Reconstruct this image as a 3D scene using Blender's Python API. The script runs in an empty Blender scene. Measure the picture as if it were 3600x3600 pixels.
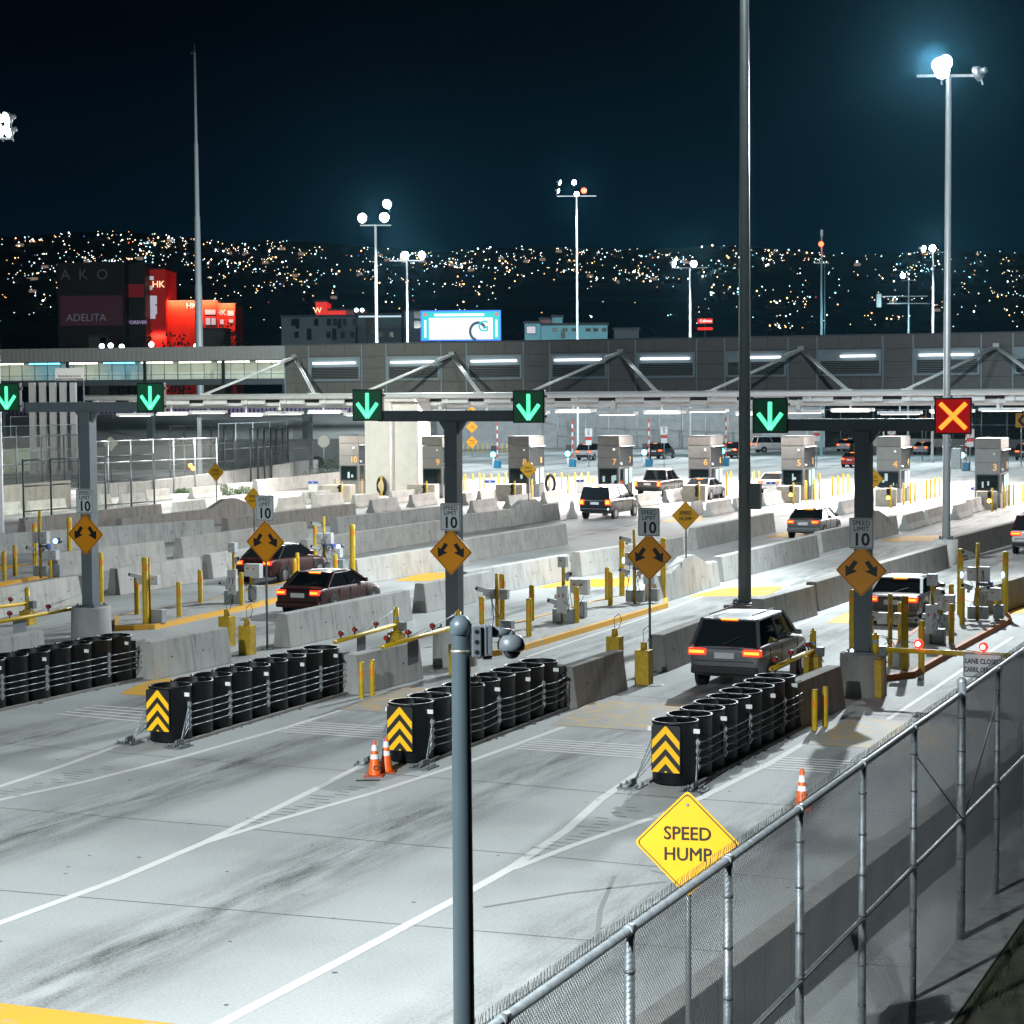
import bpy, math, random
from mathutils import Vector
random.seed(7)
R = math.radians
sc = bpy.context.scene
C = sc.collection
# ---------------------------------------------------------------- camera
H = 7.5; F = 7200.0; PITCH = math.atan(420 / F); ROLL = 0.007
YAW = R(23.3)                                   # direction of the lanes against the camera axis
LX, LY = math.sin(YAW), math.cos(YAW)
L = Vector((LX, LY, 0)); P = Vector((LY, -LX, 0)); UP = Vector((0, 0, 1))
_f = Vector((0, math.cos(PITCH), -math.sin(PITCH)))
_u0 = Vector((0, math.sin(PITCH), math.cos(PITCH))); _r0 = Vector((1, 0, 0))
_r = _r0 * math.cos(ROLL) - _u0 * math.sin(ROLL)
_u = _u0 * math.cos(ROLL) + _r0 * math.sin(ROLL)
CAM = Vector((0, 0, H))
cd = bpy.data.cameras.new('camera'); cam = bpy.data.objects.new('camera', cd); C.objects.link(cam)
cd.sensor_width = 36; cd.lens = 36 * F / 3600; cd.clip_start = 0.2; cd.clip_end = 6000
from mathutils import Matrix
m4 = Matrix.Identity(4)
for i in range(3):
    m4[i][0] = _r[i]; m4[i][1] = _u[i]; m4[i][2] = -_f[i]; m4[i][3] = CAM[i]
cam.matrix_world = m4
sc.camera = cam
# ---------------------------------------------------------------- night sky and exposure
w = bpy.data.worlds.new('World'); sc.world = w; w.use_nodes = True
nt = w.node_tree; bg = nt.nodes['Background']
tc = nt.nodes.new('ShaderNodeTexCoord'); sx = nt.nodes.new('ShaderNodeSeparateXYZ'); cr = nt.nodes.new('ShaderNodeValToRGB')
nt.links.new(tc.outputs['Generated'], sx.inputs[0]); nt.links.new(sx.outputs['Z'], cr.inputs['Fac']); nt.links.new(cr.outputs['Color'], bg.inputs['Color'])
e = cr.color_ramp.elements
e[0].position = 0.0; e[0].color = (0.0016, 0.0105, 0.022, 1)
e[1].position = 0.30; e[1].color = (0.0001, 0.0004, 0.0010, 1)
k = e.new(0.09); k.color = (0.0007, 0.0046, 0.0100, 1)
k = e.new(0.17); k.color = (0.0003, 0.0014, 0.0034, 1)
bg.inputs['Strength'].default_value = 1.0
sd = bpy.data.lights.new('sky_fill', 'SUN'); sd.energy = .08; sd.angle = R(60); sd.color = (.45, .80, 1.0)   # added teal fill lamp for the hill and the shadows
so = bpy.data.objects.new('sky_fill', sd); C.objects.link(so); so.rotation_euler = (R(48), 0, R(-25))
sc.view_settings.view_transform = 'Standard'; sc.view_settings.look = 'None'
sc.view_settings.exposure = 0.0; sc.view_settings.gamma = 1.0
sc.cycles.use_denoising = True
sc.cycles.max_bounces = 6; sc.cycles.diffuse_bounces = 3; sc.cycles.glossy_bounces = 3; sc.cycles.transmission_bounces = 4
sc.cycles.volume_bounces = 0; sc.cycles.transparent_max_bounces = 12
sc.cycles.sample_clamp_indirect = 4.0
sc.cycles.caustics_reflective = False; sc.cycles.caustics_refractive = False
# ---------------------------------------------------------------- helpers
def ray(px, py):
    return (_f * F + _r * (px - 1800) - _u * (py - 1800))
def G(px, py, z=0.0):
    d = ray(px, py); t = (z - H) / d.z
    return CAM + d * t
def AT(px, py, d):                              # point seen at a pixel, d metres away along the axis
    v = ray(px, py); return CAM + v * (d / F)
def ZA(p, py):                                  # height over ground point p that shows at row py
    k = (py - 1800) / F
    a = Vector((p.x, p.y, -H))
    # (-u.(a+z e)) = k f.(a+z e)
    return (-(_u.dot(a)) - k * _f.dot(a)) / (_u.z + k * _f.z)
def PXL(p):
    v = p - CAM; z = v.dot(_f)
    return 1800 + F * v.dot(_r) / z, 1800 - F * v.dot(_u) / z, z
def along(p, d, px):                            # walk from p in direction d until column px
    lo, hi = 0.0, 80.0
    for _ in range(50):
        m = (lo + hi) / 2
        if PXL(p + d * m)[0] < px: lo = m
        else: hi = m
    return p + d * lo
_mats = {}
def mat(name, col, rough=0.6, metal=0.0, var=0.0, scale=6.0, bump=0.0, spec=0.5, col2=None, coat=0.0):
    if name in _mats: return _mats[name]
    m = bpy.data.materials.new(name); m.use_nodes = True; n = m.node_tree; b = n.nodes['Principled BSDF']
    b.inputs['Roughness'].default_value = rough; b.inputs['Metallic'].default_value = metal
    b.inputs['Base Color'].default_value = (*col, 1); b.inputs['Specular IOR Level'].default_value = spec
    b.inputs['Coat Weight'].default_value = coat
    if var > 0 or bump > 0:
        t = n.nodes.new('ShaderNodeTexCoord'); no = n.nodes.new('ShaderNodeTexNoise')
        no.inputs['Scale'].default_value = scale; no.inputs['Detail'].default_value = 8; no.inputs['Roughness'].default_value = 0.65
        n.links.new(t.outputs['Object'], no.inputs['Vector'])
        if var > 0:
            c = n.nodes.new('ShaderNodeValToRGB'); n.links.new(no.outputs['Fac'], c.inputs['Fac'])
            d2 = col2 or tuple(x * (1 - var) for x in col)
            c.color_ramp.elements[0].position = 0.33; c.color_ramp.elements[0].color = (*d2, 1)
            c.color_ramp.elements[1].position = 0.66; c.color_ramp.elements[1].color = (*[min(1, x * (1 + var * .35)) for x in col], 1)
            n.links.new(c.outputs['Color'], b.inputs['Base Color'])
        if bump > 0:
            bp = n.nodes.new('ShaderNodeBump'); bp.inputs['Strength'].default_value = bump; bp.inputs['Distance'].default_value = 0.02
            n.links.new(no.outputs['Fac'], bp.inputs['Height']); n.links.new(bp.outputs['Normal'], b.inputs['Normal'])
    _mats[name] = m; return m
def glow(name, col=(), s=0, sample=False):
    if name in _mats: return _mats[name]
    m = bpy.data.materials.new(name); m.use_nodes = True; b = m.node_tree.nodes['Principled BSDF']
    b.inputs['Base Color'].default_value = (*[c * .3 for c in col], 1)
    b.inputs['Emission Color'].default_value = (*col, 1); b.inputs['Emission Strength'].default_value = s
    m.cycles.emission_sampling = 'AUTO' if sample else 'NONE'
    _mats[name] = m; return m
def concrete(name, col, streak=0.5, dark=0.45):
    """Cast concrete: blotches, vertical weather streaks, pin holes."""
    m = bpy.data.materials.new(name); m.use_nodes = True; n = m.node_tree; b = n.nodes['Principled BSDF']; lk = n.links.new
    t = n.nodes.new('ShaderNodeTexCoord')
    n1 = n.nodes.new('ShaderNodeTexNoise'); n1.inputs['Scale'].default_value = 1.3; n1.inputs['Detail'].default_value = 9; n1.inputs['Roughness'].default_value = .7
    lk(t.outputs['Object'], n1.inputs['Vector'])
    mp = n.nodes.new('ShaderNodeMapping'); mp.inputs['Scale'].default_value = (5, 5, .7); lk(t.outputs['Object'], mp.inputs['Vector'])
    n2 = n.nodes.new('ShaderNodeTexNoise'); n2.inputs['Scale'].default_value = 1.0; n2.inputs['Detail'].default_value = 6; lk(mp.outputs[0], n2.inputs['Vector'])
    mx = n.nodes.new('ShaderNodeMix'); mx.data_type = 'FLOAT'; mx.inputs['Factor'].default_value = streak
    lk(n1.outputs['Fac'], mx.inputs['A']); lk(n2.outputs['Fac'], mx.inputs['B'])
    c = n.nodes.new('ShaderNodeValToRGB'); lk(mx.outputs['Result'], c.inputs['Fac'])
    E = c.color_ramp.elements
    E[0].position = .32; E[0].color = (*[x * dark for x in col], 1); E[1].position = .62; E[1].color = (*col, 1)
    k = E.new(.46); k.color = (*[x * .82 for x in col], 1)
    v = n.nodes.new('ShaderNodeTexVoronoi'); v.inputs['Scale'].default_value = 2.6; lk(t.outputs['Object'], v.inputs['Vector'])
    lt = n.nodes.new('ShaderNodeMath'); lt.operation = 'GREATER_THAN'; lt.inputs[1].default_value = .06; lk(v.outputs['Distance'], lt.inputs[0])
    mm = n.nodes.new('ShaderNodeMix'); mm.data_type = 'RGBA'; mm.inputs['A'].default_value = (*[x * .2 for x in col], 1)
    lk(lt.outputs[0], mm.inputs['Factor']); lk(c.outputs['Color'], mm.inputs['B']); lk(mm.outputs['Result'], b.inputs['Base Color'])
    bp = n.nodes.new('ShaderNodeBump'); bp.inputs['Strength'].default_value = .25; bp.inputs['Distance'].default_value = .02
    n3 = n.nodes.new('ShaderNodeTexNoise'); n3.inputs['Scale'].default_value = 18; lk(t.outputs['Object'], n3.inputs['Vector']); lk(n3.outputs['Fac'], bp.inputs['Height'])
    lk(bp.outputs['Normal'], b.inputs['Normal']); b.inputs['Roughness'].default_value = .85; b.inputs['Specular IOR Level'].default_value = .25
    _mats[name] = m; return m
class MB:
    def __init__(s): s.v = []; s.f = []; s.m = []; s.sm = []
    def poly(s, pts, m=0, sm=False):
        i = len(s.v); s.v += [tuple(p) for p in pts]; s.f.append(tuple(range(i, i + len(pts)))); s.m.append(m); s.sm.append(sm); return s
    def box(s, x0, x1, y0, y1, z0, z1, m=0):
        i = len(s.v)
        s.v += [(x0, y0, z0), (x1, y0, z0), (x1, y1, z0), (x0, y1, z0), (x0, y0, z1), (x1, y0, z1), (x1, y1, z1), (x0, y1, z1)]
        for q in ((0, 3, 2, 1), (4, 5, 6, 7), (0, 1, 5, 4), (1, 2, 6, 5), (2, 3, 7, 6), (3, 0, 4, 7)):
            s.f.append(tuple(i + k for k in q)); s.m.append(m); s.sm.append(False)
        return s
    def bar(s, a, b, w, h, m=0, up=UP):                      # box beam from a to b
        a = Vector(a); b = Vector(b); d = (b - a).normalized(); x = d.cross(up)
        x = x.normalized() if x.length > 1e-6 else Vector((1, 0, 0)); y = x.cross(d).normalized()
        i = len(s.v)
        for p in (a, b):
            for q in ((-1, -1), (1, -1), (1, 1), (-1, 1)): s.v.append(tuple(p + x * q[0] * w / 2 + y * q[1] * h / 2))
        for q in ((0, 1, 2, 3), (7, 6, 5, 4), (0, 4, 5, 1), (1, 5, 6, 2), (2, 6, 7, 3), (3, 7, 4, 0)):
            s.f.append(tuple(i + k for k in q)); s.m.append(m); s.sm.append(False)
        return s
    def tube(s, a, b, r0, r1=None, n=14, m=0, caps=True):
        r1 = r0 if r1 is None else r1
        a = Vector(a); b = Vector(b); d = (b - a).normalized(); x = d.orthogonal().normalized(); y = d.cross(x)
        i = len(s.v)
        for p, r in ((a, r0), (b, r1)):
            for k in range(n):
                t = 2 * math.pi * k / n; s.v.append(tuple(p + x * (r * math.cos(t)) + y * (r * math.sin(t))))
        for k in range(n):
            j = (k + 1) % n; s.f.append((i + k, i + j, i + n + j, i + n + k)); s.m.append(m); s.sm.append(n > 4)
        if caps:
            s.f.append(tuple(range(i + n - 1, i - 1, -1))); s.f.append(tuple(range(i + n, i + 2 * n))); s.m += [m, m]; s.sm += [False, False]
        return s
    def path(s, pts, r, n=6, m=0):
        for a, b in zip(pts, pts[1:]): s.tube(a, b, r, r, n, m)
        return s
    def lathe(s, prof, n=24, c=(0, 0, 0), m=0, sm=True):
        i = len(s.v)
        for r, z in prof:
            for k in range(n):
                t = 2 * math.pi * k / n; s.v.append((c[0] + r * math.cos(t), c[1] + r * math.sin(t), c[2] + z))
        for j in range(len(prof) - 1):
            for k in range(n):
                q = (k + 1) % n
                s.f.append((i + j * n + k, i + j * n + q, i + (j + 1) * n + q, i + (j + 1) * n + k)); s.m.append(m); s.sm.append(sm)
        return s
    def ball(s, c, r, n=12, m=0, sz=1.0):
        h = n // 2
        return s.lathe([(max(1e-4, r * math.sin(math.pi * k / h)), -r * sz * math.cos(math.pi * k / h)) for k in range(h + 1)], n, c, m)
    def prism(s, prof, a, b, side, m=0):                     # profile (across, height) swept from a to b
        a = Vector(a); b = Vector(b); n = len(prof); i = len(s.v)
        for p in (a, b):
            for x, z in prof: s.v.append(tuple(p + side * x + UP * z))
        for k in range(n):
            j = (k + 1) % n; s.f.append((i + k, i + j, i + n + j, i + n + k)); s.m.append(m); s.sm.append(False)
        s.f.append(tuple(range(i + n - 1, i - 1, -1))); s.f.append(tuple(range(i + n, i + 2 * n))); s.m += [m, m]; s.sm += [False, False]
        return s
    def plate(s, pts, y0, y1, m=0):                          # (x, z) outline standing upright, front at y0
        n = len(pts); i = len(s.v)
        for y in (y0, y1):
            for x, z in pts: s.v.append((x, y, z))
        s.f.append(tuple(range(i, i + n))); s.m.append(m); s.sm.append(False)
        s.f.append(tuple(range(i + 2 * n - 1, i + n - 1, -1))); s.m.append(m); s.sm.append(False)
        for k in range(n):
            j = (k + 1) % n; s.f.append((i + j, i + k, i + n + k, i + n + j)); s.m.append(m); s.sm.append(False)
        return s
    def build(s, name, mats, parent=None, loc=None, rz=0.0, bevel=0.0, label=None):
        me = bpy.data.meshes.new(name); me.from_pydata(s.v, [], s.f); me.update()
        for m in (mats if isinstance(mats, (list, tuple)) else [mats]): me.materials.append(m)
        me.polygons.foreach_set('material_index', s.m); me.polygons.foreach_set('use_smooth', s.sm)
        o = bpy.data.objects.new(name, me); C.objects.link(o)
        if loc is not None: o.location = loc
        o.rotation_euler = (0, 0, rz)
        if parent: o.parent = parent
        if label: o['label'] = label
        if bevel:
            bv = o.modifiers.new('edge', 'BEVEL'); bv.width = bevel; bv.segments = 2; bv.limit_method = 'ANGLE'
        return o
def thing(name, label, cat, loc, rz=-YAW, group=None):
    o = bpy.data.objects.new(name, None); C.objects.link(o); o.location = loc; o.rotation_euler = (0, 0, rz)
    o.empty_display_size = .2; o['label'] = label; o['category'] = cat
    if group: o['group'] = group
    return o
def tag(o, label, cat, group=None):
    o['label'] = label; o['category'] = cat
    if group: o['group'] = group
    return o
def struct(o): o['kind'] = 'structure'; return o
def stuff(o, label, cat): o['kind'] = 'stuff'; return tag(o, label, cat)
def dup(root, loc, label=None, rz=None):
    r = root.copy(); C.objects.link(r); r.location = loc
    if rz is not None: r.rotation_euler = (0, 0, rz)
    if label: r['label'] = label
    for ch in list(root.children):
        c = ch.copy(); C.objects.link(c); c.parent = r
        for g in list(ch.children):
            d = g.copy(); C.objects.link(d); d.parent = c
    return r
_txt = {}
def text(s, size, m, parent, loc, name='lettering', bold=.012, rot=(math.pi / 2, 0, 0), sx=1.0, ls=1.0):
    key = (s, size, bold, ls, m.name)
    if key not in _txt:
        cu = bpy.data.curves.new('lettering', 'FONT'); cu.body = s; cu.size = size; cu.align_x = 'CENTER'; cu.align_y = 'CENTER'
        cu.bevel_depth = bold * size; cu.bevel_resolution = 0; cu.space_line = ls; cu.resolution_u = 3
        o = bpy.data.objects.new('lettering_source', cu); C.objects.link(o)
        bpy.context.view_layer.update()
        me = bpy.data.meshes.new_from_object(o.evaluated_get(bpy.context.evaluated_depsgraph_get()))
        bpy.data.objects.remove(o); me.materials.clear(); me.materials.append(m); _txt[key] = me
    o = bpy.data.objects.new(name, _txt[key]); C.objects.link(o); o.parent = parent; o.location = loc; o.rotation_euler = rot; o.scale = (sx, 1, 1)
    return o
def rounded(pts, r, n=4):
    out = []; N = len(pts)
    for i in range(N):
        a, b, c = Vector((*pts[i - 1], 0)), Vector((*pts[i], 0)), Vector((*pts[(i + 1) % N], 0))
        u = (a - b).normalized(); v = (c - b).normalized()
        for k in range(n + 1):
            t = k / n; p = b + u * r * (1 - t) ** 2 + v * r * t * t
            out.append((p.x, p.y))
    return out
_W = ['', 'second', 'third', 'fourth', 'fifth', 'sixth', 'seventh', 'eighth', 'ninth', 'tenth', 'eleventh', 'twelfth', 'thirteenth', 'fourteenth', 'fifteenth', 'sixteenth', 'seventeenth', 'eighteenth', 'nineteenth', 'twentieth']
def nth(i, n):
    if n == 1: return 'only'
    return 'leftmost' if i == 0 else 'rightmost' if i == n - 1 else _W[i] + ' from left'
# ---------------------------------------------------------------- materials
CON = concrete('barrier_concrete', (.40, .40, .385)); CON2 = concrete('aged_and_shaded_concrete', (.27, .255, .235), .55, .5); CONL = concrete('pale_concrete', (.44, .425, .40), .35, .6)  # the aged tone also stands in for shade on some barriers
YEL = mat('yellow_paint', (.62, .40, .010), .45, var=.22, scale=5); YELD = mat('worn_yellow_paint', (.52, .33, .012), .55, var=.35, scale=7)
ORB = mat('orange_band', (.80, .32, .012), .4)
GALV = mat('galvanised_steel', (.36, .39, .41), .5, .6, var=.3, scale=14); GALD = mat('dull_galvanised_steel', (.17, .19, .20), .55, .5, var=.3, scale=14)
STEEL = mat('grey_painted_steel', (.16, .19, .21), .5, .2, var=.12, scale=3); DSTEEL = mat('dark_grey_steel', (.055, .068, .078), .5, .2, var=.15, scale=3)
BLK = mat('black_plastic', (.0045, .0055, .0065), .42, var=.25, scale=3, bump=.05, spec=.28); BLACK = mat('black_ink', (.008, .008, .008), .5)
WHT = mat('white_paint', (.75, .75, .74), .5, var=.06, scale=4); WSIGN = mat('white_sign_sheet', (.62, .66, .68), .45)
YSIGN = mat('yellow_sign_sheet', (.52, .262, .004), .45, var=.08, scale=3); OSIGN = mat('amber_sign_sheet', (.80, .30, .006), .4)
GBOX = mat('grey_cabinet', (.30, .33, .35), .5, .1, var=.12, scale=5); LBOX = mat('light_grey_cabinet', (.55, .57, .58), .5, var=.1, scale=5)
RED = mat('red_paint', (.55, .02, .015), .4); BLUE = mat('blue_paint', (.015, .06, .30), .4); ORG = mat('cone_orange', (.85, .13, .008), .45, var=.2, scale=9)
RUB = mat('tyre_rubber', (.012, .012, .012), .8); GLASS = mat('dark_glass', (.010, .016, .018), .08, 0, spec=.8)
EOFF = YEL
GREEN = glow('green_led', (.02, .95, .33), 1.5, True); GREENC = glow('green_led_core', (.32, 1.0, .72), 1.7)
REDL = glow('red_led', (1.0, .16, .012), 2.2, True); REDC = glow('red_led_core', (1.0, .45, .06), 2.0)
TAIL = glow('tail_lamp', (1.0, .035, .012), 2.2, True); TAILC = glow('tail_lamp_core', (1.0, .20, .02), 4.5)
CYAN = glow('cyan_signal', (.10, .85, 1.0), 14, True); AMBER = glow('amber_signal', (1.0, .42, .05), 16, True); BEACON_HALO = glow('red_beacon_halo', (1.0, .03, .02), 2.6); BEACORE = glow('red_beacon_core', (1.0, .30, .22), 90, True)
LAMPW = glow('flood_lamp', (.86, .97, 1.0), 60); STRIP = glow('strip_light', (.93, .97, 1.0), 4.0); BLUEL = glow('blue_led', (.12, .25, 1.0), 22, True)
# ---------------------------------------------------------------- ground
def road_material(name, base):
    m = bpy.data.materials.new(name); m.use_nodes = True; n = m.node_tree; b = n.nodes['Principled BSDF']; lk = n.links.new
    def N(t, **k):
        q = n.nodes.new(t)
        for a, v in k.items(): setattr(q, a, v)
        return q
    def M(op, a, bb=None, c=None):
        q = N('ShaderNodeMath', operation=op)
        for i, v in enumerate((a, bb, c)):
            if v is None: continue
            if isinstance(v, (int, float)): q.inputs[i].default_value = v
            else: lk(v, q.inputs[i])
        return q.outputs[0]
    t = N('ShaderNodeTexCoord'); s = N('ShaderNodeSeparateXYZ'); lk(t.outputs['Object'], s.inputs[0])
    mp = N('ShaderNodeMapping'); mp.inputs['Scale'].default_value = (2.2, .30, 1); lk(t.outputs['Object'], mp.inputs['Vector'])
    st = N('ShaderNodeTexNoise'); st.inputs['Scale'].default_value = 1; st.inputs['Detail'].default_value = 8; st.inputs['Roughness'].default_value = .68; lk(mp.outputs[0], st.inputs['Vector'])
    bl = N('ShaderNodeTexNoise'); bl.inputs['Scale'].default_value = .22; bl.inputs['Detail'].default_value = 7; lk(t.outputs['Object'], bl.inputs['Vector'])
    gr = N('ShaderNodeTexNoise'); gr.inputs['Scale'].default_value = 22; gr.inputs['Detail'].default_value = 6; gr.inputs['Roughness'].default_value = .8; lk(t.outputs['Object'], gr.inputs['Vector'])
    wob = M('MULTIPLY', M('SUBTRACT', bl.outputs['Fac'], .5), 1.6)
    x = M('ADD', s.outputs['X'], wob)
    fr = M('ABSOLUTE', M('SUBTRACT', M('FRACT', M('ADD', M('DIVIDE', M('ADD', x, 15.6), 5.88), .5)), .5))
    oil = M('POWER', M('MAXIMUM', M('SUBTRACT', 1, M('MULTIPLY', fr, 3.4)), 0), 1.6)      # drip line in mid lane
    trk = M('MAXIMUM', M('SUBTRACT', 1, M('MULTIPLY', M('ABSOLUTE', M('SUBTRACT', fr, .16)), 11)), 0)
    oil = M('MULTIPLY', oil, M('MULTIPLY', M('MULTIPLY_ADD', st.outputs['Fac'], 4.6, -1.7), M('MULTIPLY_ADD', gr.outputs['Fac'], 2.4, -.2)))
    dk = M('ADD', M('MULTIPLY', M('MAXIMUM', oil, 0), .62), M('MULTIPLY', M('MULTIPLY', trk, st.outputs['Fac']), .22))
    dk = M('ADD', dk, M('MULTIPLY', M('MAXIMUM', M('SUBTRACT', bl.outputs['Fac'], .47), 0), 1.1))
    dk = M('ADD', dk, M('MULTIPLY', M('SUBTRACT', gr.outputs['Fac'], .5), 1.1))
    v = N('ShaderNodeTexVoronoi'); v.inputs['Scale'].default_value = 1.5; lk(t.outputs['Object'], v.inputs['Vector'])
    spot = M('LESS_THAN', v.outputs['Distance'], M('MULTIPLY', st.outputs['Fac'], .105))
    dk = M('ADD', dk, M('MULTIPLY', spot, .8))
    mul = M('MAXIMUM', M('SUBTRACT', 1, dk), .16)
    c = N('ShaderNodeVectorMath', operation='SCALE'); c.inputs[0].default_value = base; lk(mul, c.inputs['Scale']); lk(c.outputs[0], b.inputs['Base Color'])
    b.inputs['Roughness'].default_value = .72; b.inputs['Specular IOR Level'].default_value = .35
    bp = N('ShaderNodeBump'); bp.inputs['Strength'].default_value = .22; bp.inputs['Distance'].default_value = .01; lk(gr.outputs['Fac'], bp.inputs['Height']); lk(bp.outputs['Normal'], b.inputs['Normal'])
    return m
ROADM = road_material('concrete_road', (.36, .37, .365))
def worn_paint(name, col, keep):
    m = bpy.data.materials.new(name); m.use_nodes = True; n = m.node_tree; b = n.nodes['Principled BSDF']; lk = n.links.new
    t = n.nodes.new('ShaderNodeTexCoord'); no = n.nodes.new('ShaderNodeTexNoise'); no.inputs['Scale'].default_value = 2.2; no.inputs['Detail'].default_value = 9; no.inputs['Roughness'].default_value = .75
    lk(t.outputs['Object'], no.inputs['Vector']); c = n.nodes.new('ShaderNodeValToRGB'); lk(no.outputs['Fac'], c.inputs['Fac'])
    c.color_ramp.elements[0].position = keep; c.color_ramp.elements[0].color = (.30, .29, .27, 1)
    c.color_ramp.elements[1].position = keep + .12; c.color_ramp.elements[1].color = (*col, 1)
    lk(c.outputs['Color'], b.inputs['Base Color']); b.inputs['Roughness'].default_value = .7
    return m
LINE = worn_paint('white_road_paint', (.62, .60, .58), .32); HUMP = worn_paint('yellow_hump_paint', (.60, .315, .02), .33); HUMP2 = worn_paint('worn_yellow_hump_paint', (.50, .32, .10), .47)
JOINT = mat('joint_sealant', (.07, .07, .065), .8)
mb = MB().poly([(-1500, -120, 0), (1500, -120, 0), (1500, 3200, 0), (-1500, 3200, 0)]); struct(mb.build('ground', ROADM, rz=-YAW))
def flat(name, m, pts, z):
    return struct(MB().poly([Vector((p.x, p.y, z)) for p in pts]).build(name, m))
def ribbon(name, m, pix, wd, z=.004, ext0=0, ext1=0):
    pts = [G(*q) for q in pix]
    if ext0: pts[0] = pts[0] - (pts[1] - pts[0]).normalized() * ext0
    if ext1: pts[-1] = pts[-1] + (pts[-1] - pts[-2]).normalized() * ext1
    mb = MB(); sides = []
    for i, p in enumerate(pts):
        a = pts[max(i - 1, 0)]; c = pts[min(i + 1, len(pts) - 1)]; d = (c - a); d = Vector((-d.y, d.x, 0)).normalized() * wd / 2
        sides.append((p + d, p - d))
    for (a, b2), (c, d) in zip(sides, sides[1:]): mb.poly([(q.x, q.y, z) for q in (b2, d, c, a)])
    return struct(mb.build(name, m))
lane = 'road_marking'
ribbon(lane, LINE, [(0, 2765), (230, 2690), (456, 2607)], .16, ext0=14)
ribbon(lane, LINE, [(0, 2812), (300, 2748), (652, 2658), (1000, 2560), (1198, 2497)], .16, ext0=14)
ribbon(lane, LINE, [(0, 3245), (400, 3098), (720, 2962), (980, 2838), (1304, 2677)], .17, ext0=8)
ribbon(lane, LINE, [(724, 2962), (980, 2882), (1300, 2792), (1661, 2674), (1984, 2556)], .16, .0045)
ribbon(lane, LINE, [(773, 3600), (1220, 3366), (1584, 3171), (1800, 3050), (1990, 2920), (2110, 2812), (2251, 2714)], .18, ext0=10)
ribbon(lane, LINE, [(1800, 3056), (2000, 2978), (2301, 2873), (2469, 2804), (2700, 2688), (2833, 2610)], .16, .0045)
ribbon(lane, LINE, [(1000, 2240), (1100, 2208), (1360, 2128)], .10); ribbon(lane, LINE, [(1850, 2310), (2140, 2214), (2340, 2146), (2560, 2062)], .10)
ribbon(lane, LINE, [(3060, 2570), (3240, 2452), (3420, 2330), (3560, 2240)], .12); ribbon(lane, LINE, [(2640, 2290), (2800, 2200), (3000, 2110)], .10)
ribbon(lane, LINE, [(2730, 2010), (2960, 1940)], .10); ribbon(lane, LINE, [(3290, 1870), (3420, 1822), (3600, 1776)], .10)
for pix in ([(0, 2840), (783, 2905), (1500, 2975), (1935, 3012), (2307, 3047)], [(0, 2611), (671, 2668), (1034, 2696), (1668, 2745), (2121, 2786), (2700, 2826)], [(2960, 2504), (3300, 2530), (3600, 2552)], [(0, 3130), (2000, 3300)]):
    ribbon('road_joint', JOINT, pix, .025, .003, 6, 6)
# rumble stripes across the lanes, scored speckles behind the gores
def rumble(near, far, n):
    mb = MB(); a, b2 = G(*near[0]), G(*near[1]); c, d = G(*far[0]), G(*far[1])
    for k in range(n):
        t = k / (n - 1); p = a.lerp(c, t); q = b2.lerp(d, t); o = (q - p).normalized(); s = Vector((-o.y, o.x, 0)) * .05
        if k % 2: q = p.lerp(q, .96)
        mb.poly([(v.x, v.y, .0042) for v in (p - s, q - s, q + s, p + s)])
    struct(mb.build('rumble_stripes', LINE))
rumble(((200, 2510), (515, 2538)), ((327, 2480), (515, 2494)), 5)
rumble(((977, 2570), (1361, 2598)), ((1079, 2538), (1361, 2556)), 6)
rumble(((1809, 2631), (2280, 2666)), ((1893, 2598), (2284, 2624)), 6)
rumble(((2652, 2698), (2920, 2716)), ((2735, 2662), (3010, 2678)), 6)
for row in ([(30, 2792), (400, 2690)], [(900, 2893), (1280, 2760)], [(1930, 2985), (2240, 2830)]):
    a, b2 = G(*row[0]), G(*row[1]); mb = MB(); n = 15
    for k in range(n):
        p = a.lerp(b2, k / n); wd = .09 + .17 * random.random(); o = P * wd; s = L * .014
        p = p + P * random.uniform(-.2, .2)
        mb.poly([(v.x, v.y, .004) for v in (p - o - s, p + o - s, p + o + s, p - o + s)])
    struct(mb.build('road_scoring', JOINT))
# painted speed humps
def hump(pix, m=HUMP, h=.03):
    a, b2, c, d = [G(*q) for q in pix]; mb = MB(); n = 6; prev = None
    for k in range(n + 1):
        t = k / n; z = .005 + h * math.sin(math.pi * t); p = a.lerp(d, t); q = b2.lerp(c, t)
        if prev: mb.poly([prev[0], prev[1], (q.x, q.y, z), (p.x, p.y, z)], sm=True)
        prev = ((p.x, p.y, z), (q.x, q.y, z))
    struct(mb.build('speed_hump', m))
hump([(421, 2440), (560, 2449), (700, 2374), (535, 2391)]); hump([(1198, 2494), (1410, 2508), (1540, 2424), (1436, 2412)], HUMP2)
hump([(1935, 2549), (2330, 2574), (2440, 2478), (2098, 2461)], HUMP2); hump([(2843, 2616), (3330, 2650), (3440, 2556), (3000, 2520)], HUMP2)
hump([(-60, 3520), (800, 3622), (300, 3900), (-500, 3800)])
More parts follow.
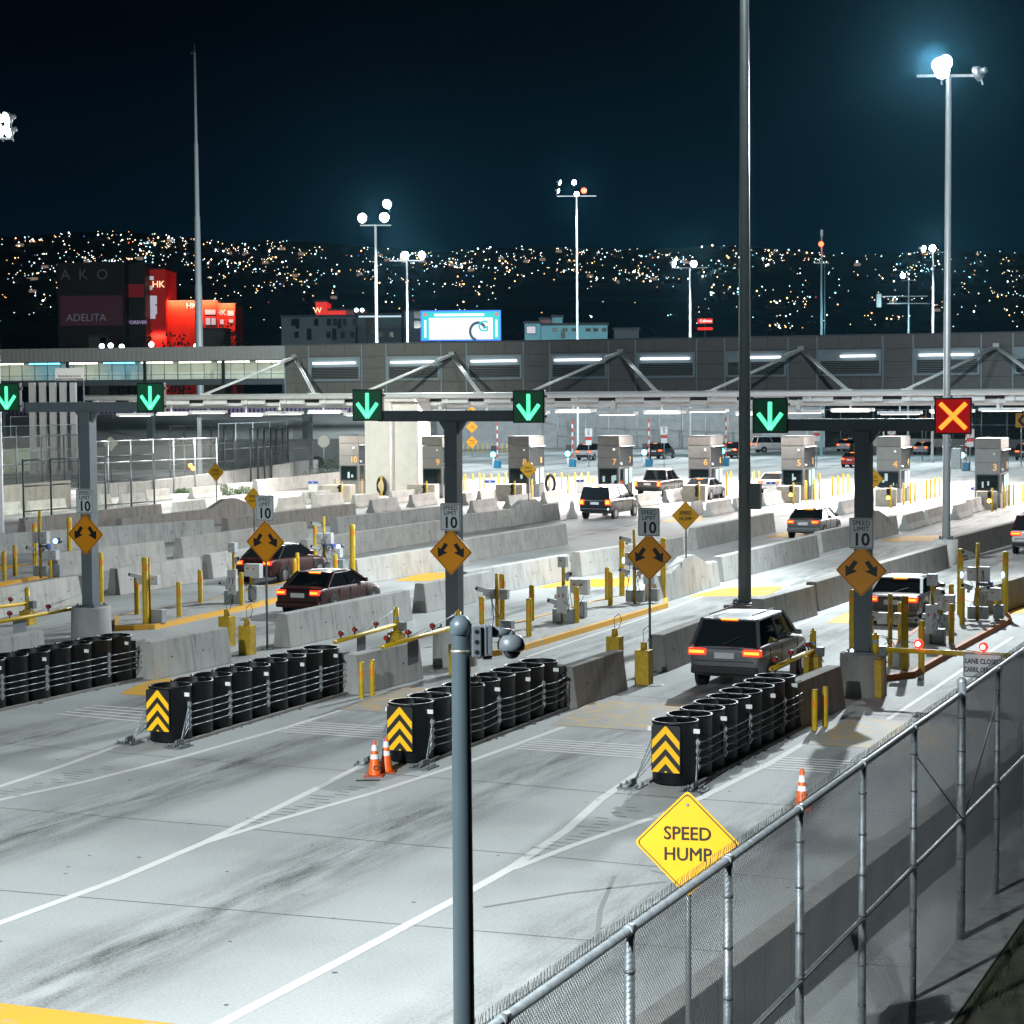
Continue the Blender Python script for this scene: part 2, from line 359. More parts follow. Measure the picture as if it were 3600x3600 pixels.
for q in ([(1384, 2042), (1640, 2046), (1680, 2010), (1500, 2014)], [(1880, 2068), (2215, 2062), (2225, 2030), (2000, 2040)], [(2416, 2098), (2700, 2094), (2760, 2062), (2560, 2066)], [(3090, 1904), (3290, 1902), (3320, 1882), (3190, 1884)],
          [(2690, 1890), (2900, 1888), (2930, 1868), (2760, 1872)], [(2320, 1836), (2460, 1834), (2480, 1818), (2380, 1818)], [(660, 2018), (740, 2014), (760, 1985), (690, 1990)], [(0, 1752), (62, 1750), (62, 1738), (0, 1740)], [(-60, 2010), (250, 1992), (250, 1976), (-60, 1990)],
          [(2900, 2190), (3120, 2196), (3180, 2140), (3030, 2130)], [(3540, 2160), (3700, 2150), (3700, 2126), (3580, 2130)]):
    hump(q, HUMP, .02)
# hairline tyre marks
for pix in ([(2160, 3080), (2110, 3200), (2100, 3280), (2130, 3330)], [(2290, 3060), (2400, 3088), (2440, 3130)], [(1700, 3190), (2000, 3140), (2340, 3100)]):
    ribbon('tyre_mark', mat('tyre_mark', (.17, .17, .165), .8), pix, .07, .0035)
# ---------------------------------------------------------------- kerbed islands
KERB = worn_paint('kerb_paint', (.66, .33, .018), .33); KERBR = worn_paint('red_brown_kerb_paint', (.36, .11, .02), .2)
def island(label, near, far, m):
    a = [G(x, y, 0) for x, y in near]; b2 = [G(x, y, 0.0) for x, y in far]; pts = a + b2[::-1]; n = len(pts); h = .16; k = .17
    c = sum(pts, Vector()) / n
    ins = []
    for i, p in enumerate(pts):
        e1 = (p - pts[i - 1]).normalized(); e2 = (pts[(i + 1) % n] - p).normalized(); nn = Vector((-(e1 + e2).y, (e1 + e2).x, 0)).normalized()
        if nn.dot(c - p) < 0: nn = -nn
        ins.append(p + nn * k)
    o = thing('traffic_island', label, 'traffic island', c, 0, 'kerbed islands between the lanes'); q = lambda p, z: (p.x - c.x, p.y - c.y, z)
    mb = MB()
    for i in range(n):
        j = (i + 1) % n
        mb.poly([q(pts[i], 0), q(pts[j], 0), q(pts[j] + (ins[j] - pts[j]) * .15, h), q(pts[i] + (ins[i] - pts[i]) * .15, h)])
        mb.poly([q(pts[i] + (ins[i] - pts[i]) * .15, h), q(pts[j] + (ins[j] - pts[j]) * .15, h), q(ins[j], h), q(ins[i], h)])
    mb.build('kerb', m, o); MB().poly([q(p, h - .01) for p in ins]).build('paving', CON, o)
island('kerbed concrete island with orange kerb beside the amber arrow sign over the red car', [(402, 2218), (545, 2213), (900, 2137), (1100, 2086), (1260, 2040)], [(402, 2180), (466, 2173), (792, 2110), (1000, 2058), (1240, 2026)], KERB)
island('kerbed concrete island with orange kerb behind the dome camera', [(1640, 2322), (1824, 2294), (2100, 2212), (2350, 2136)], [(1660, 2250), (1787, 2208), (1950, 2166), (2127, 2116), (2300, 2092), (2350, 2118)], KERB)
island('kerbed concrete island with red brown kerb under the red X signal', [(3050, 2408), (3117, 2396), (3219, 2382), (3400, 2278), (3560, 2190)], [(3020, 2330), (3120, 2290), (3270, 2190), (3380, 2120), (3545, 2165)], KERBR)
island('kerbed island with orange kerb behind the white barrier beside the blue light', [(-40, 2070), (100, 2044), (280, 2010)], [(-40, 2022), (100, 1996), (262, 1982)], KERB)
# ---------------------------------------------------------------- concrete barriers
def flatside(h): return [(-.30, 0), (.30, 0), (.17, h), (-.17, h)]
def krail(h): return [(-.33, 0), (.33, 0), (.33, .08), (.17, .34), (.09, h), (-.09, h), (-.17, .34), (-.33, .08)]
BARR = []
def barrier(label, x1, y1, x2, y2, m=CON, h=1.0, knob=None, group='cast concrete lane barriers'):
    a, b2 = G(x1, y1, h), G(x2, y2, h); a.z = b2.z = 0; d = (b2 - a).normalized(); side = d.cross(UP)
    a -= side * .17; b2 -= side * .17                        # measured on the near top edge
    o = thing('concrete_barrier', label, 'concrete barrier', a, math.atan2(d.y, d.x), group)
    ln = (b2 - a).length; s = Vector((0, -1, 0)); X = Vector((1, 0, 0))
    if knob:                                                 # raised middle that carries a sign post
        k0, k1, k2, k3, hh = knob; mb = MB()
        st = [(0, h), (k0, h), (k1, hh), (k2, hh), (k3, h), (ln, h)]
        for (p, hp), (q, hq) in zip(st, st[1:]):
            if q - p < .01: continue
            i = len(mb.v)
            for t, hz in ((p, hp), (q, hq)):
                for xx, zz in flatside(hz): mb.v.append((t, -xx, zz))
            for e4 in ((0, 1, 5, 4), (1, 2, 6, 5), (2, 3, 7, 6), (3, 0, 4, 7)): mb.f.append(tuple(i + z for z in e4)); mb.m.append(0); mb.sm.append(False)
            if p == 0: mb.f.append((i + 3, i + 2, i + 1, i)); mb.m.append(0); mb.sm.append(False)
            if q == ln: mb.f.append((i + 4, i + 5, i + 6, i + 7)); mb.m.append(0); mb.sm.append(False)
        mb.build('wall', m, o, bevel=.018)
    else:
        MB().prism(flatside(h), (0, 0, 0), (ln, 0, 0), s).build('wall', m, o, bevel=.02)
    # lifting holes and a cast joint every few metres
    mb = MB(); y = -.235
    for t in range(int(ln / 1.5)):
        xx = .8 + t * 1.5 + random.uniform(-.08, .08); yy = -.3 + .13 * .52 - .004
        mb.tube((xx, yy + .01, .52), (xx, yy - .004, .52), .028, n=8)
    if len(mb.f): mb.build('lifting_hole', JOINT, o)
    mb = MB(); n = int(ln // 3.6)
    for t in range(1, n + 1):
        xx = t * ln / (n + 1); mb.poly([(xx - .006, -.303, 0), (xx + .006, -.303, 0), (xx + .006, -.173, h + .002), (xx - .006, -.173, h + .002)])
    if n: mb.build('cast_joint', JOINT, o)
    BARR.append((a, d, ln)); return o, a, d, ln
B = barrier
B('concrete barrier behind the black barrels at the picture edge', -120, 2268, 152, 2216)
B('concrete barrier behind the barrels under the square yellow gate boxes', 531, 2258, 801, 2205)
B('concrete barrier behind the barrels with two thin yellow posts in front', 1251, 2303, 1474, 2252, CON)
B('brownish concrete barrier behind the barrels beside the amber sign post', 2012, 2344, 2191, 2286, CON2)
B('concrete barrier toned for shade and red light behind the barrels beside the closed lane', 2800, 2403, 2956, 2340, CON2)  # brown tone carries the shade and red light on this barrier
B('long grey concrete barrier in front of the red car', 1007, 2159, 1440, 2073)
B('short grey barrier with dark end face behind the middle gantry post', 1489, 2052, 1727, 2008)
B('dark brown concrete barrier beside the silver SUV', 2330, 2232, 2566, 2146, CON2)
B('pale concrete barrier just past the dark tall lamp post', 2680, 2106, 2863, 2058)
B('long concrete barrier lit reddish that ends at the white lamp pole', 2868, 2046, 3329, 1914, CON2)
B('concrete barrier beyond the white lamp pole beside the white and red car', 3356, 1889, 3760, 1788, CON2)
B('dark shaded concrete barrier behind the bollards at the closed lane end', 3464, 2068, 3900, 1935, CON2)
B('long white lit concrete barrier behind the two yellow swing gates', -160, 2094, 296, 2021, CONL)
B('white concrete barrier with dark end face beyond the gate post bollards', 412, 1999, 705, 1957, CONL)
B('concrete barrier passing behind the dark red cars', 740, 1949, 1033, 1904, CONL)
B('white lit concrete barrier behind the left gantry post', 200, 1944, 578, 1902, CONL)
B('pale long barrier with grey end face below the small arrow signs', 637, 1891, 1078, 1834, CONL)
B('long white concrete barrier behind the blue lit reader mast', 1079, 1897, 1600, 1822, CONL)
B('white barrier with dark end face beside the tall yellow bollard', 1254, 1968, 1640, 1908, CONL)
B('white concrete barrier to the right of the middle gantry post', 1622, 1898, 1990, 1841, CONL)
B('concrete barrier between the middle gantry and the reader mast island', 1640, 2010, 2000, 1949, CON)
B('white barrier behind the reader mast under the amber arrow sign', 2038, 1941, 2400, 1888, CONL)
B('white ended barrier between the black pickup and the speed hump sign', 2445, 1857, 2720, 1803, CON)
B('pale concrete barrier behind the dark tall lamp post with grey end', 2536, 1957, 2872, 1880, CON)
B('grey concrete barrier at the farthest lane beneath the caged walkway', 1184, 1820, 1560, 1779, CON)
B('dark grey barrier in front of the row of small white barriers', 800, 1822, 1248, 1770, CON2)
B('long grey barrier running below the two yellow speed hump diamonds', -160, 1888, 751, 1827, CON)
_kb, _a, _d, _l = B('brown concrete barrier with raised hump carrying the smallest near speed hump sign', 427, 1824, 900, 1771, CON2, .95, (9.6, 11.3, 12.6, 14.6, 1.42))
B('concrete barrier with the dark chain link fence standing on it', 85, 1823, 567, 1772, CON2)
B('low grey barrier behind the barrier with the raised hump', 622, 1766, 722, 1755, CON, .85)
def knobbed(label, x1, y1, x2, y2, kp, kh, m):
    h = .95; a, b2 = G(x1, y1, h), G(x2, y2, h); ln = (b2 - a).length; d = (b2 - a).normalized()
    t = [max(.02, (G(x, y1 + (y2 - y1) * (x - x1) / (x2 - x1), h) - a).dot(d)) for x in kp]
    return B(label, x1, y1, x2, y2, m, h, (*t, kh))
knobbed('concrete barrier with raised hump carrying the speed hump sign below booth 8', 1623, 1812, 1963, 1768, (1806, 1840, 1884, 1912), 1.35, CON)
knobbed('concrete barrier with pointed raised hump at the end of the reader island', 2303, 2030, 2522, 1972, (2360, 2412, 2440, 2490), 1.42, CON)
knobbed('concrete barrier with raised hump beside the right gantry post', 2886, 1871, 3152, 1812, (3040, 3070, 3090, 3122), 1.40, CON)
KR = [(-10, 1814, 60), (90, 1807, 217), (340, 1783, 368), (414, 1781, 497), (500, 1764, 585), (663, 1754, 761), (785, 1740, 878), (972, 1796, 1053), (1055, 1772, 1086), (1090, 1770, 1150), (1099, 1783, 1190), (1232, 1785, 1319), (1293, 1803, 1384), (1363, 1770, 1449), (1434, 1783, 1516), (1622, 1776, 1641), (1646, 1806, 1731), (1674, 1767, 1765), (1773, 1788, 1853), (1900, 1772, 1978), (2226, 1783, 2306), (2327, 1767, 2400), (2423, 1812, 2454), (2478, 1814, 2565), (2571, 1798, 2600), (2667, 1780, 2747), (2941, 1810, 3003), (3166, 1865, 3240), (3243, 1844, 3305), (3343, 1826, 3390), (3389, 1806, 3449)]
KR.sort()
for i, (x1, yb, x2) in enumerate(KR):
    p = G(x1, yb); q = along(p, L, x2); ln = max(1.2, min((q - p).length, 4.4))
    MBk = MB().prism(krail(.82), (0, 0, 0), (0, ln, 0), Vector((1, 0, 0)))
    o = MBk.build('small_barrier', CONL if i % 3 else CON, loc=p + P * .2, rz=-YAW, bevel=.015)
    tag(o, f'small flared white concrete barrier section near the booths, {nth(i, len(KR)) if i < 20 else _W[i - 19] + " after the twentieth"} in its row'.replace('only', 'first'), 'concrete barrier', 'small barriers before the booths')
o = MB().prism(krail(.95), (0, 0, 0), (0, 3.5, 0), Vector((1, 0, 0))).build('small_barrier', CONL, loc=G(2011, 1822), rz=-math.atan2(*(G(2011, 1822).xy)), bevel=.015)
tag(o, 'white flared barrier seen end on beside the black pickup', 'concrete barrier', 'small barriers before the booths')
# low wall behind the foreground fence
a, b2 = G(2456, 3496, .85), G(3370, 2800, .85); a.z = b2.z = 0; d = (b2 - a).normalized(); side = d.cross(UP)
a = a - d * 14; b2 = b2 + d * 30
o = MB().prism([(-.42, 0), (.0, 0), (.0, .85), (-.34, .85)], a, b2, side).build('roadside_wall', CON2, bevel=.02); tag(o, 'low concrete roadside wall behind the chain link fence, lit along its top', 'wall')
mb = MB()
for k in range(60):
    p = a + d * (k * .9 + .2 * random.random()) + side * .004; mb.poly([p, p + d * (.03 + .03 * random.random()), p + d * .05 + UP * .8, p + UP * .8])
mb.build('seam', JOINT, o)
WALLD = d
# ---------------------------------------------------------------- crash cushions (rows of black barrels)
def clip(poly, z, above):
    out = []
    for i, p in enumerate(poly):
        q = poly[(i + 1) % len(poly)]; ip = (p[1] >= z) == above; iq = (q[1] >= z) == above
        if ip: out.append(p)
        if ip != iq:
            t = (z - p[1]) / (q[1] - p[1]); out.append((p[0] + t * (q[0] - p[0]), z))
    return out
def cushion(label, f, b, rad, panel=True):
    """f, b: rim centres (pixels) of the first and the last barrel."""
    hz = 1.22; p0, p1 = G(*f, hz), G(*b, hz); p0.z = p1.z = 0; d = (p1 - p0); n = 9; pitch = d.length / (n - 1); ang = math.atan2(d.x, d.y)
    o = thing('crash_cushion', label, 'crash cushion', p0, -ang, 'barrel crash cushions at the lane ends'); r = rad
    me = None
    prof = [(r * .98, .03), (r, .06), (r, hz - .05), (r + .012, hz - .04), (r + .012, hz), (r - .025, hz), (r - .03, hz - .03), (r - .03, .1), (.01, .1)]
    for k in range(n):
        if me is None:
            q = MB().lathe(prof, 40).build('barrel', BLK, o); me = q.data
        else:
            q = bpy.data.objects.new('barrel', me); C.objects.link(q); q.parent = o
        q.location = (random.uniform(-.012, .012), k * pitch, 0); q.rotation_euler = (random.uniform(-.008, .008), random.uniform(-.008, .008), k * .7)
        if k % 2 == 0:                                       # square reflector tabs
            for sgn in (1, -1):
                MB().box(-.005, .13, -.012, 0, 0, .085).build('reflector', WHT, o, (sgn * (r - .03) - (.0 if sgn > 0 else .1), k * pitch - .12, hz - .22))
    if panel:
        W2, z0, z1 = .29, .26, 1.17; y = -r - .02; pl = MB().plate(rounded([(-W2, z0), (W2, z0), (W2, z1), (-W2, z1)], .05), y, y + .012).build('chevron_panel', BLACK, o)
        pl.location = (-.03, 0, 0); mb = MB(); per, th, s = .288, .155, 1.05
        for j in range(6):
            for sg in (-1, 1):
                top = z1 - .15 + per * .5 - j * per + .01
                q = [(0, top), (sg * (W2 - .012), top - s * W2), (sg * (W2 - .012), top - s * W2 - th), (0, top - th)]
                q = clip(clip(q, z0 + .012, True), z1 - .012, False) if q else q
                if len(q) > 2:
                    if sg < 0: q = q[::-1]
                    mb.poly([(x, y - .004, z) for x, z in q[::-1]])
        mb.build('chevron_stripes', mat('chevron_yellow', (.85, .46, .005), .4), pl)
    sag = [.004, .006, .045, .025][len([q_ for q_ in bpy.data.objects if q_.name.startswith('crash_cushion')]) - 1]
    for sg in (1, -1):
        for zz in (.80, .64, .49, .34):
            pts = [(sg * .62, -.62, .07), (sg * (r + .035), -.05, zz)]
            for y0, y1 in zip((0, 2, 4, 7), (2, 4, 7, 8.6)):
                for t in (.25, .5, .75, 1): pts.append((sg * (r + .035), (y0 + (y1 - y0) * t) * pitch, zz - sag * 4 * t * (1 - t)))
            pts.append((sg * (r - .06), 8.9 * pitch, zz - .03)); MB().path([Vector(q) for q in pts], .0105, 6).build('cable', GALV, o)
        for kk in (0, 2, 4, 7):
            mb = MB(); x = sg * (r + .02); mb.box(x - .012, x + .012, kk * pitch - .05, kk * pitch + .03, .26, .88)
            for zz in (.80, .64, .49, .34): mb.box(x - .03, x + .045, kk * pitch - .045, kk * pitch + .02, zz - .03, zz + .05)
            mb.build('cable_bracket', GALV, o)
        mb = MB().box(sg * .62 - .22, sg * .62 + .22, -.95, -.45, .005, .03)
        for k in range(6): mb.tube((sg * .62 - .16 + .16 * (k % 3), -.88 + .32 * (k // 3), .03), (sg * .62 - .16 + .16 * (k % 3), -.88 + .32 * (k // 3), .09), .03, n=8)
        mb.box(sg * .62 - .02, sg * .62 + .02, -.8, -.5, .03, .16); mb.build('anchor_plate', GALD, o)
    e = 8 * pitch + r + .12
    MB().box(-.32, .32, e, e + .42, 0, 1.02).build('end_block', CON, o, bevel=.02)
    mb = MB()
    for zz in (.80, .64, .49, .34):
        for sg in (1, -1): mb.tube((sg * .345, e - .05, zz - .03), (sg * .345, e + .36, zz + .02), .035, n=8); mb.box(sg * .325 - .012, sg * .325 + .012, e + .02, e + .26, zz - .07, zz + .07)
    mb.build('cable_terminal', GALD, o)
    mb = MB()
    for sg in (1, -1): mb.box(sg * .47 - .05, sg * .47 + .05, -.3, e, .0, .06)
    mb.build('base_rail', CON2, o)
    deb = MB()
    for k in range(26):
        x = random.choice((-1, 1)) * (r + random.uniform(.0, .14)); y = random.uniform(.2, e); s = random.uniform(.02, .07); deb.ball((x, y, .01), s, 6, sz=.5)
    g = deb.build('dirt', mat('grit', (.10, .105, .10), .95), o); g['kind'] = 'stuff'
    return o, p0, d.normalized()
_q8 = G(399, 2233, 1.22); _q4 = G(109.5, 2287, 1.22); _q0 = PXL(_q4 * 2 - _q8)
cushion('row of black barrels with steel cables cut off by the picture edge', _q0[:2], (399, 2233), .45, True)
cushion('row of black barrels with bright yellow chevron panel beside plain road', (598.5, 2406.7), (1125, 2275), .455)
cushion('row of black barrels with yellow chevron panel next to two traffic cones', (1445.8, 2464), (1894, 2322.5), .455)
cushion('row of black barrels with chevron panel behind the big speed hump sign', (2374, 2529.7), (2725.7, 2374.8), .44)
# ---------------------------------------------------------------- lane control gantries
def gantry(label, px, py, ped, ztop, zarm, armL, armR, side):
    g = G(px, py); o = thing('signal_gantry', label, 'signal gantry', g, -YAW, 'lane control gantries'); a = .19
    MB().lathe([(ped, 0), (ped * .97, 1.02), (ped * .93, 1.05), (.0, 1.05)], 28).build('pedestal', CON2 if side == 2 else CON, o)
    pm_ = STEEL if side == 0 else mat('shaded_gantry_paint', (.075, .092, .102), .5, .2, var=.12, scale=3)  # darker copy of the grey paint stands in for shaded fronts
    mb = MB().box(-a, a, -a, a, 1.09, zarm); mb.build('post', pm_, o, bevel=.01)
    mb = MB().box(-.36, .36, -.36, .36, 1.05, 1.09)
    for x in (-.29, .29):
        for y in (-.29, .29): mb.tube((x, y, 1.09), (x, y, 1.16), .03, n=8)
    mb.build('base_plate', GALD, o)
    mb = MB().box(-armL, armR, -.13, .13, zarm, zarm + .30); mb.build('arm', pm_, o, bevel=.01)
    for sg in (-1, 1): MB().plate([(sg * a, zarm), (sg * (a + .22), zarm), (sg * a, zarm - .32)], -.06, .06).build('gusset', pm_, o)
    return o, g
def signal(label, kind, px, py, g, cx):
    z = ZA(g + P * cx, py); loc = g + P * cx - L * .24; loc.z = z; o = thing('lane_signal', label, 'lane signal', loc, -R(15), 'lane control signals'); s = .44
    MB().box(-s, s, -.02, .16, -s, s).build('housing', BLACK, o, bevel=.02)
    MB().box(s, s + .05, .05, .11, -.3, -.24).box(s, s + .05, .05, .11, .24, .3).box(-.12, .12, .16, .30, -.12, .12).build('bracket', DSTEEL, o)
    face = glow('green_lit_face', (.0, .35, .13), .022) if kind == 'arrow' else glow('red_lit_face', (1.0, .006, .004), .26)  # weak emission paints the LED spill onto the face plate
    MB().plate([(-.4, -.4), (.4, -.4), (.4, .4), (-.4, .4)], -.026, -.021).build('face', face, o)
    def strip(pts, w):
        q = []
        for i, (x, y) in enumerate(pts):
            a = Vector(pts[max(i - 1, 0)]); b = Vector(pts[min(i + 1, len(pts) - 1)]); d = (b - a).normalized(); nn = Vector((-d.y, d.x))
            q.append((Vector((x, y)) - nn * w, Vector((x, y)) + nn * w))
        return [(v.x, v.y) for v, _ in q] + [(v.x, v.y) for _, v in q[::-1]]
    if kind == 'arrow': segs = [((0, .33), (0, -.30)), ((-.29, .05), (0, -.345)), ((.29, .05), (0, -.345))]; a, b = GREEN, GREENC
    else: segs = [((-.3, .3), (.3, -.3)), ((-.3, -.3), (.3, .3))]; a, b = REDL, REDC
    m1, m2 = MB(), MB()
    for i, sg in enumerate(segs):
        m1.plate(strip(sg, .056)[::1], -.033 - i * .001, -.030); 
        p, q = Vector(sg[0]), Vector(sg[1]); n = int((q - p).length / .03); nn = Vector((-(q - p).y, (q - p).x)).normalized()
        for k in range(n + 1):                                # rows of LED lenses
            for w in (-.03, 0, .03):
                c = p.lerp(q, k / n) + nn * w; m2.poly([(c.x + .011 * math.cos(t), -.037 - i * .001, c.y + .011 * math.sin(t)) for t in (0, 1.05, 2.09, 3.14, 4.19, 5.24)])
    nm = 'arrow' if kind == 'arrow' else 'cross'
    q = m1.build(nm, a, o); m2.build('led_lens', b, q)
    return o
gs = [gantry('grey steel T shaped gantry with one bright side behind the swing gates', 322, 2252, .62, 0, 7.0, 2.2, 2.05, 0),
      gantry('shade darkened grey steel T shaped gantry behind the dome camera pole', 1600, 2338, .62, 0, 6.72, 2.25, 2.1, 1),
      gantry('shade darkened grey steel T shaped gantry on round pedestal beside the closed lane', 3034, 2442, .58, 0, 6.5, 2.2, 2.2, 2)]
for (oo, g), sigs in zip(gs, (((42, 1397, 'green arrow lane signal cut by the picture edge', 'arrow'), (544, 1397, 'green arrow lane signal in front of the caged walkway', 'arrow')),
                              ((1302, 1424, 'green arrow lane signal in front of the white concrete pier', 'arrow'), (1864.5, 1429, 'green arrow lane signal above booth 8', 'arrow')),
                              ((2707, 1460, 'green arrow lane signal beside the dark tall lamp post', 'arrow'), (3345, 1462, 'red X lane signal on the white lamp pole line', 'cross')))):
    for px, py, lab, kd in sigs:
        lo, hi = -4, 4
        for _ in range(40):
            m = (lo + hi) / 2
            if PXL(g + P * m - L * .24)[0] < px: lo = m
            else: hi = m
        signal(lab, kd, px, py, g, lo)
# ---------------------------------------------------------------- signs
def plate_sign(o, outline, cx, cz, m, border, inset, y=0.0, bw=.016, name='sign_panel'):
    """Panel with a dark border line; outline is a list of (x, z)."""
    sh = lambda k: [(cx + x * k, cz + z * k) for x, z in outline]
    pl = MB().plate(sh(1), y, y + .004).build(name, m, o)
    MB().plate(sh(inset), y - .003, y - .001).build('border', border, pl); MB().plate(sh(inset - bw * 2), y - .006, y - .004).build('field', m, pl)
    return pl
def diamond(s, r=.05): h = s / math.sqrt(2); return rounded([(0, -h), (h, 0), (0, h), (-h, 0)], r)
def rect(w2, h2, r=.04): return rounded([(-w2, -h2), (w2, -h2), (w2, h2), (-w2, h2)], r)
def bolts(pl, pts, y):
    mb = MB()
    for x, z in pts: mb.tube((x, y, z), (x, y - .01, z), .014, n=8)
    mb.build('bolt', GALD, pl)
ARW = [(.12, .20), (.055, .26), (-.055, .10), (-.13, .155), (-.135, -.115), (.105, -.01), (.02, .045)]
def arrow_sign(g, zd, lab, own=False, off=0.0):
    """Amber diamond with two diverging arrows; own: on its own slim post."""
    loc = g - L * (0.0 if own else .21) + P * off
    o = thing('arrow_sign', lab, 'road sign', Vector((loc.x, loc.y, zd if not own else 0)), -YAW, 'amber double arrow signs')
    c = zd if own else 0
    pl = plate_sign(o, diamond(.914), 0, c, OSIGN, BLACK, .955, -.03 if own else 0)
    y = -.04 if own else -.010
    mb = MB()
    a1 = [(-.184, .254), (-.305, .08), (-.397, .124), (-.389, -.152), (-.095, -.017), (-.21, .022), (-.082, .196)]
    mb.plate([(x, c + z) for x, z in a1], y, y + .003); mb.plate([(-x, c + z) for x, z in a1[::-1]], y, y + .003)
    mb.build('arrows', BLACK, pl); bolts(pl, [(0, c + .5), (0, c - .5)], y)
    if own:
        MB().tube((0, 0, 0), (0, 0, zd + 1.0), .034, n=12).build('post', GALD, o); MB().box(-.14, .14, -.14, .14, 0, .02).build('base_plate', GALD, o)
    return o
def limit_sign(g, zc, lab, own=False, off=0.0):
    loc = g - L * (.045 if own else .225) + P * off; o = thing('speed_limit_sign', lab, 'road sign', Vector((loc.x, loc.y, zc)), -YAW, 'speed limit signs')
    plate_sign(o, rect(.305, .381), 0, 0, WSIGN, BLACK, .95, 0, .02)
    text('SPEED', .165, BLACK, o, (0, -.009, .25), bold=.012, sx=1.0); text('LIMIT', .165, BLACK, o, (0, -.009, .105), bold=.012); text('10', .43, BLACK, o, (0, -.009, -.165), bold=.025)
    return o
gz = [((298, 1877), (300, 1761)), None, ((1585, 1938.5), (1585, 1816)), None, ((2990, 2003), (3024, 1873))]
for (oo, g), zs, where in zip(gs, ((1877, 1761, 302, 300), (1938.5, 1816, 1584.5, 1584.5), (2003, 1873, 2999, 3024)), ('the gantry post behind the swing gates', 'the gantry post behind the dome camera pole', 'the gantry post beside the red X signal')):
    def offs(px):
        lo, hi = -2, 2
        for _ in range(40):
            m = (lo + hi) / 2
            if PXL(g - L * .22 + P * m)[0] < px: lo = m
            else: hi = m
        return lo
    arrow_sign(g, ZA(g, zs[0]), 'amber diamond with two diverging arrows on ' + where, False, 0.0)
    limit_sign(g, ZA(g, zs[1]), 'white speed limit 10 sign on ' + where, False, 0.0)
for px, py, yd, yl, where in ((940, 2282, 1905, 1786, 'the slim post in front of the red car'), (2285, 2362, 1957, 1835, 'the slim post beside the reader mast island')):
    g = G(px, py); arrow_sign(g, ZA(g, yd), 'amber diamond with two diverging arrows on ' + where, True)
    limit_sign(g, ZA(g, yl), 'white speed limit 10 sign on ' + where, True)
def hump_sign(label, g, zc, s=.762, zb=0.0, yaw=-YAW, words=('SPEED', 'HUMP'), m=YSIGN, kind='speed hump signs', post=True, ls=1):
    o = thing('hump_sign', label, 'road sign', Vector((g.x, g.y, zb)), yaw, kind); c = zc - zb
    pl = plate_sign(o, diamond(s), 0, c, m, BLACK, .95, -.045, .014)
    h = s * .245; n = len(words)
    for i, wd in enumerate(words): text(wd, h if n < 3 else h * .58, BLACK, pl, (0, -.058, c + ((n - 1) / 2 - i) * h * (1.12 if n == 2 else .62) - .005), bold=.012, sx=.95)
    bolts(pl, [(0, c + s * .52), (0, c - s * .52)], -.053)
    if post: MB().tube((0, 0, 0), (0, 0, c + s * .6), .03, n=10).build('post', GALD, o)
    return o
def hs(label, px, yc, sc_px, yb, zb, **k):           # distance from the measured height of its foot
    g = G(px, yb, zb); g.z = 0; return hump_sign(label, g, ZA(g, yc), zb=zb, **k)
hs('small yellow speed hump diamond on the barrier hump nearest the caged walkway', 762, 1660, 63, 1763, 1.40)
hs('yellow speed hump diamond half covered by a speed limit sign', 894, 1753, 83, 1867, .95)
hs('yellow speed hump diamond in front of booth 8', 1859, 1651, 70, 1760, 1.33)
hs('yellow speed hump diamond on the pointed barrier hump between two gantries', 2412, 1813, 92, 1961, 1.40)
hs('yellow speed hump diamond half hidden by the right gantry post', 3070, 1684, 96, 1801, 1.38)
g = AT(2419, 2963, 7200 / 352); g.z = 0
hump_sign('large bright yellow speed hump diamond behind the foreground chain link fence', g, ZA(g, 2963), yaw=-R(12))
# ---------------------------------------------------------------- bollards
_bol = {}
def bollard(label, px, yt, yb, wd=None, group='yellow bollards on the lane islands', band=True, z0=0.0):
    g = G(px, yb, z0); h = ZA(g, yt) - z0; h = max(.5, min(h, 3.2)); r = .085 if wd is None else wd
    key = (round(h, 1), r, band); h = key[0]
    if key not in _bol:
        t = thing('bollard', label, 'bollard', g, 0, group)
        MB().lathe([(r, 0), (r, h - .03), (r * .8, h), (.001, h + .012)], 16).build('tube', YEL, t)
        if band: MB().lathe([(r + .003, h - .42), (r + .003, h - .22)], 16).build('band', ORB, t)
        _bol[key] = t; return t
    t = dup(_bol[key], g, label); t['group'] = group; return t
ISL = [
 ('island behind the swing gates', [(16, 1934, 2052), (54, 1921, 2037), (124, 1824, 1998), (177, 1921, 2030), (247, 1820, 2019)]),
 ('island beside the first gantry post', [(357, 1948, 2117), (482, 2034, 2175), (513, 1958, 2210), (630, 2042, 2184), (705, 2003, 2133), (849, 2007, 2142)]),
 ('island behind the red car', [(1036, 1960, 2052), (1046, 1942, 2049), (1110, 1841, 2005), (1180, 1952, 2045), (1241, 1843, 2059)]),
 ('orange kerbed island behind the dome camera', [(1694, 2096, 2219), (1766, 2018, 2233), (1860, 2106, 2255), (1870, 2059, 2198), (2027, 2063, 2206), (2135, 1992, 2123), (2146, 2013, 2144), (2187, 1886, 2109), (2284, 2030, 2128), (2332, 1892, 2117)]),
 ('red kerbed island under the red X', [(2995, 2076, 2277), (3061, 2172, 2266), (3166, 2121, 2273), (3180, 2090, 2375), (3239, 2179, 2367), (3344, 2049, 2183), (3344.5, 2126, 2280), (3375, 1934, 2175), (3382, 2070, 2212), (3503, 2058, 2193), (3533, 1942, 2175)])]
for nm, rows in ISL:
    for i, (x, yt, yb) in enumerate(rows):
        tall = (yb - yt) / (yb - 1375) > .27
        bollard(f'{"tall" if tall else "short"} orange banded bollard, {nth(i, len(rows))} on the {nm}', x, yt, yb, .10 if tall else .085, z0=.0)
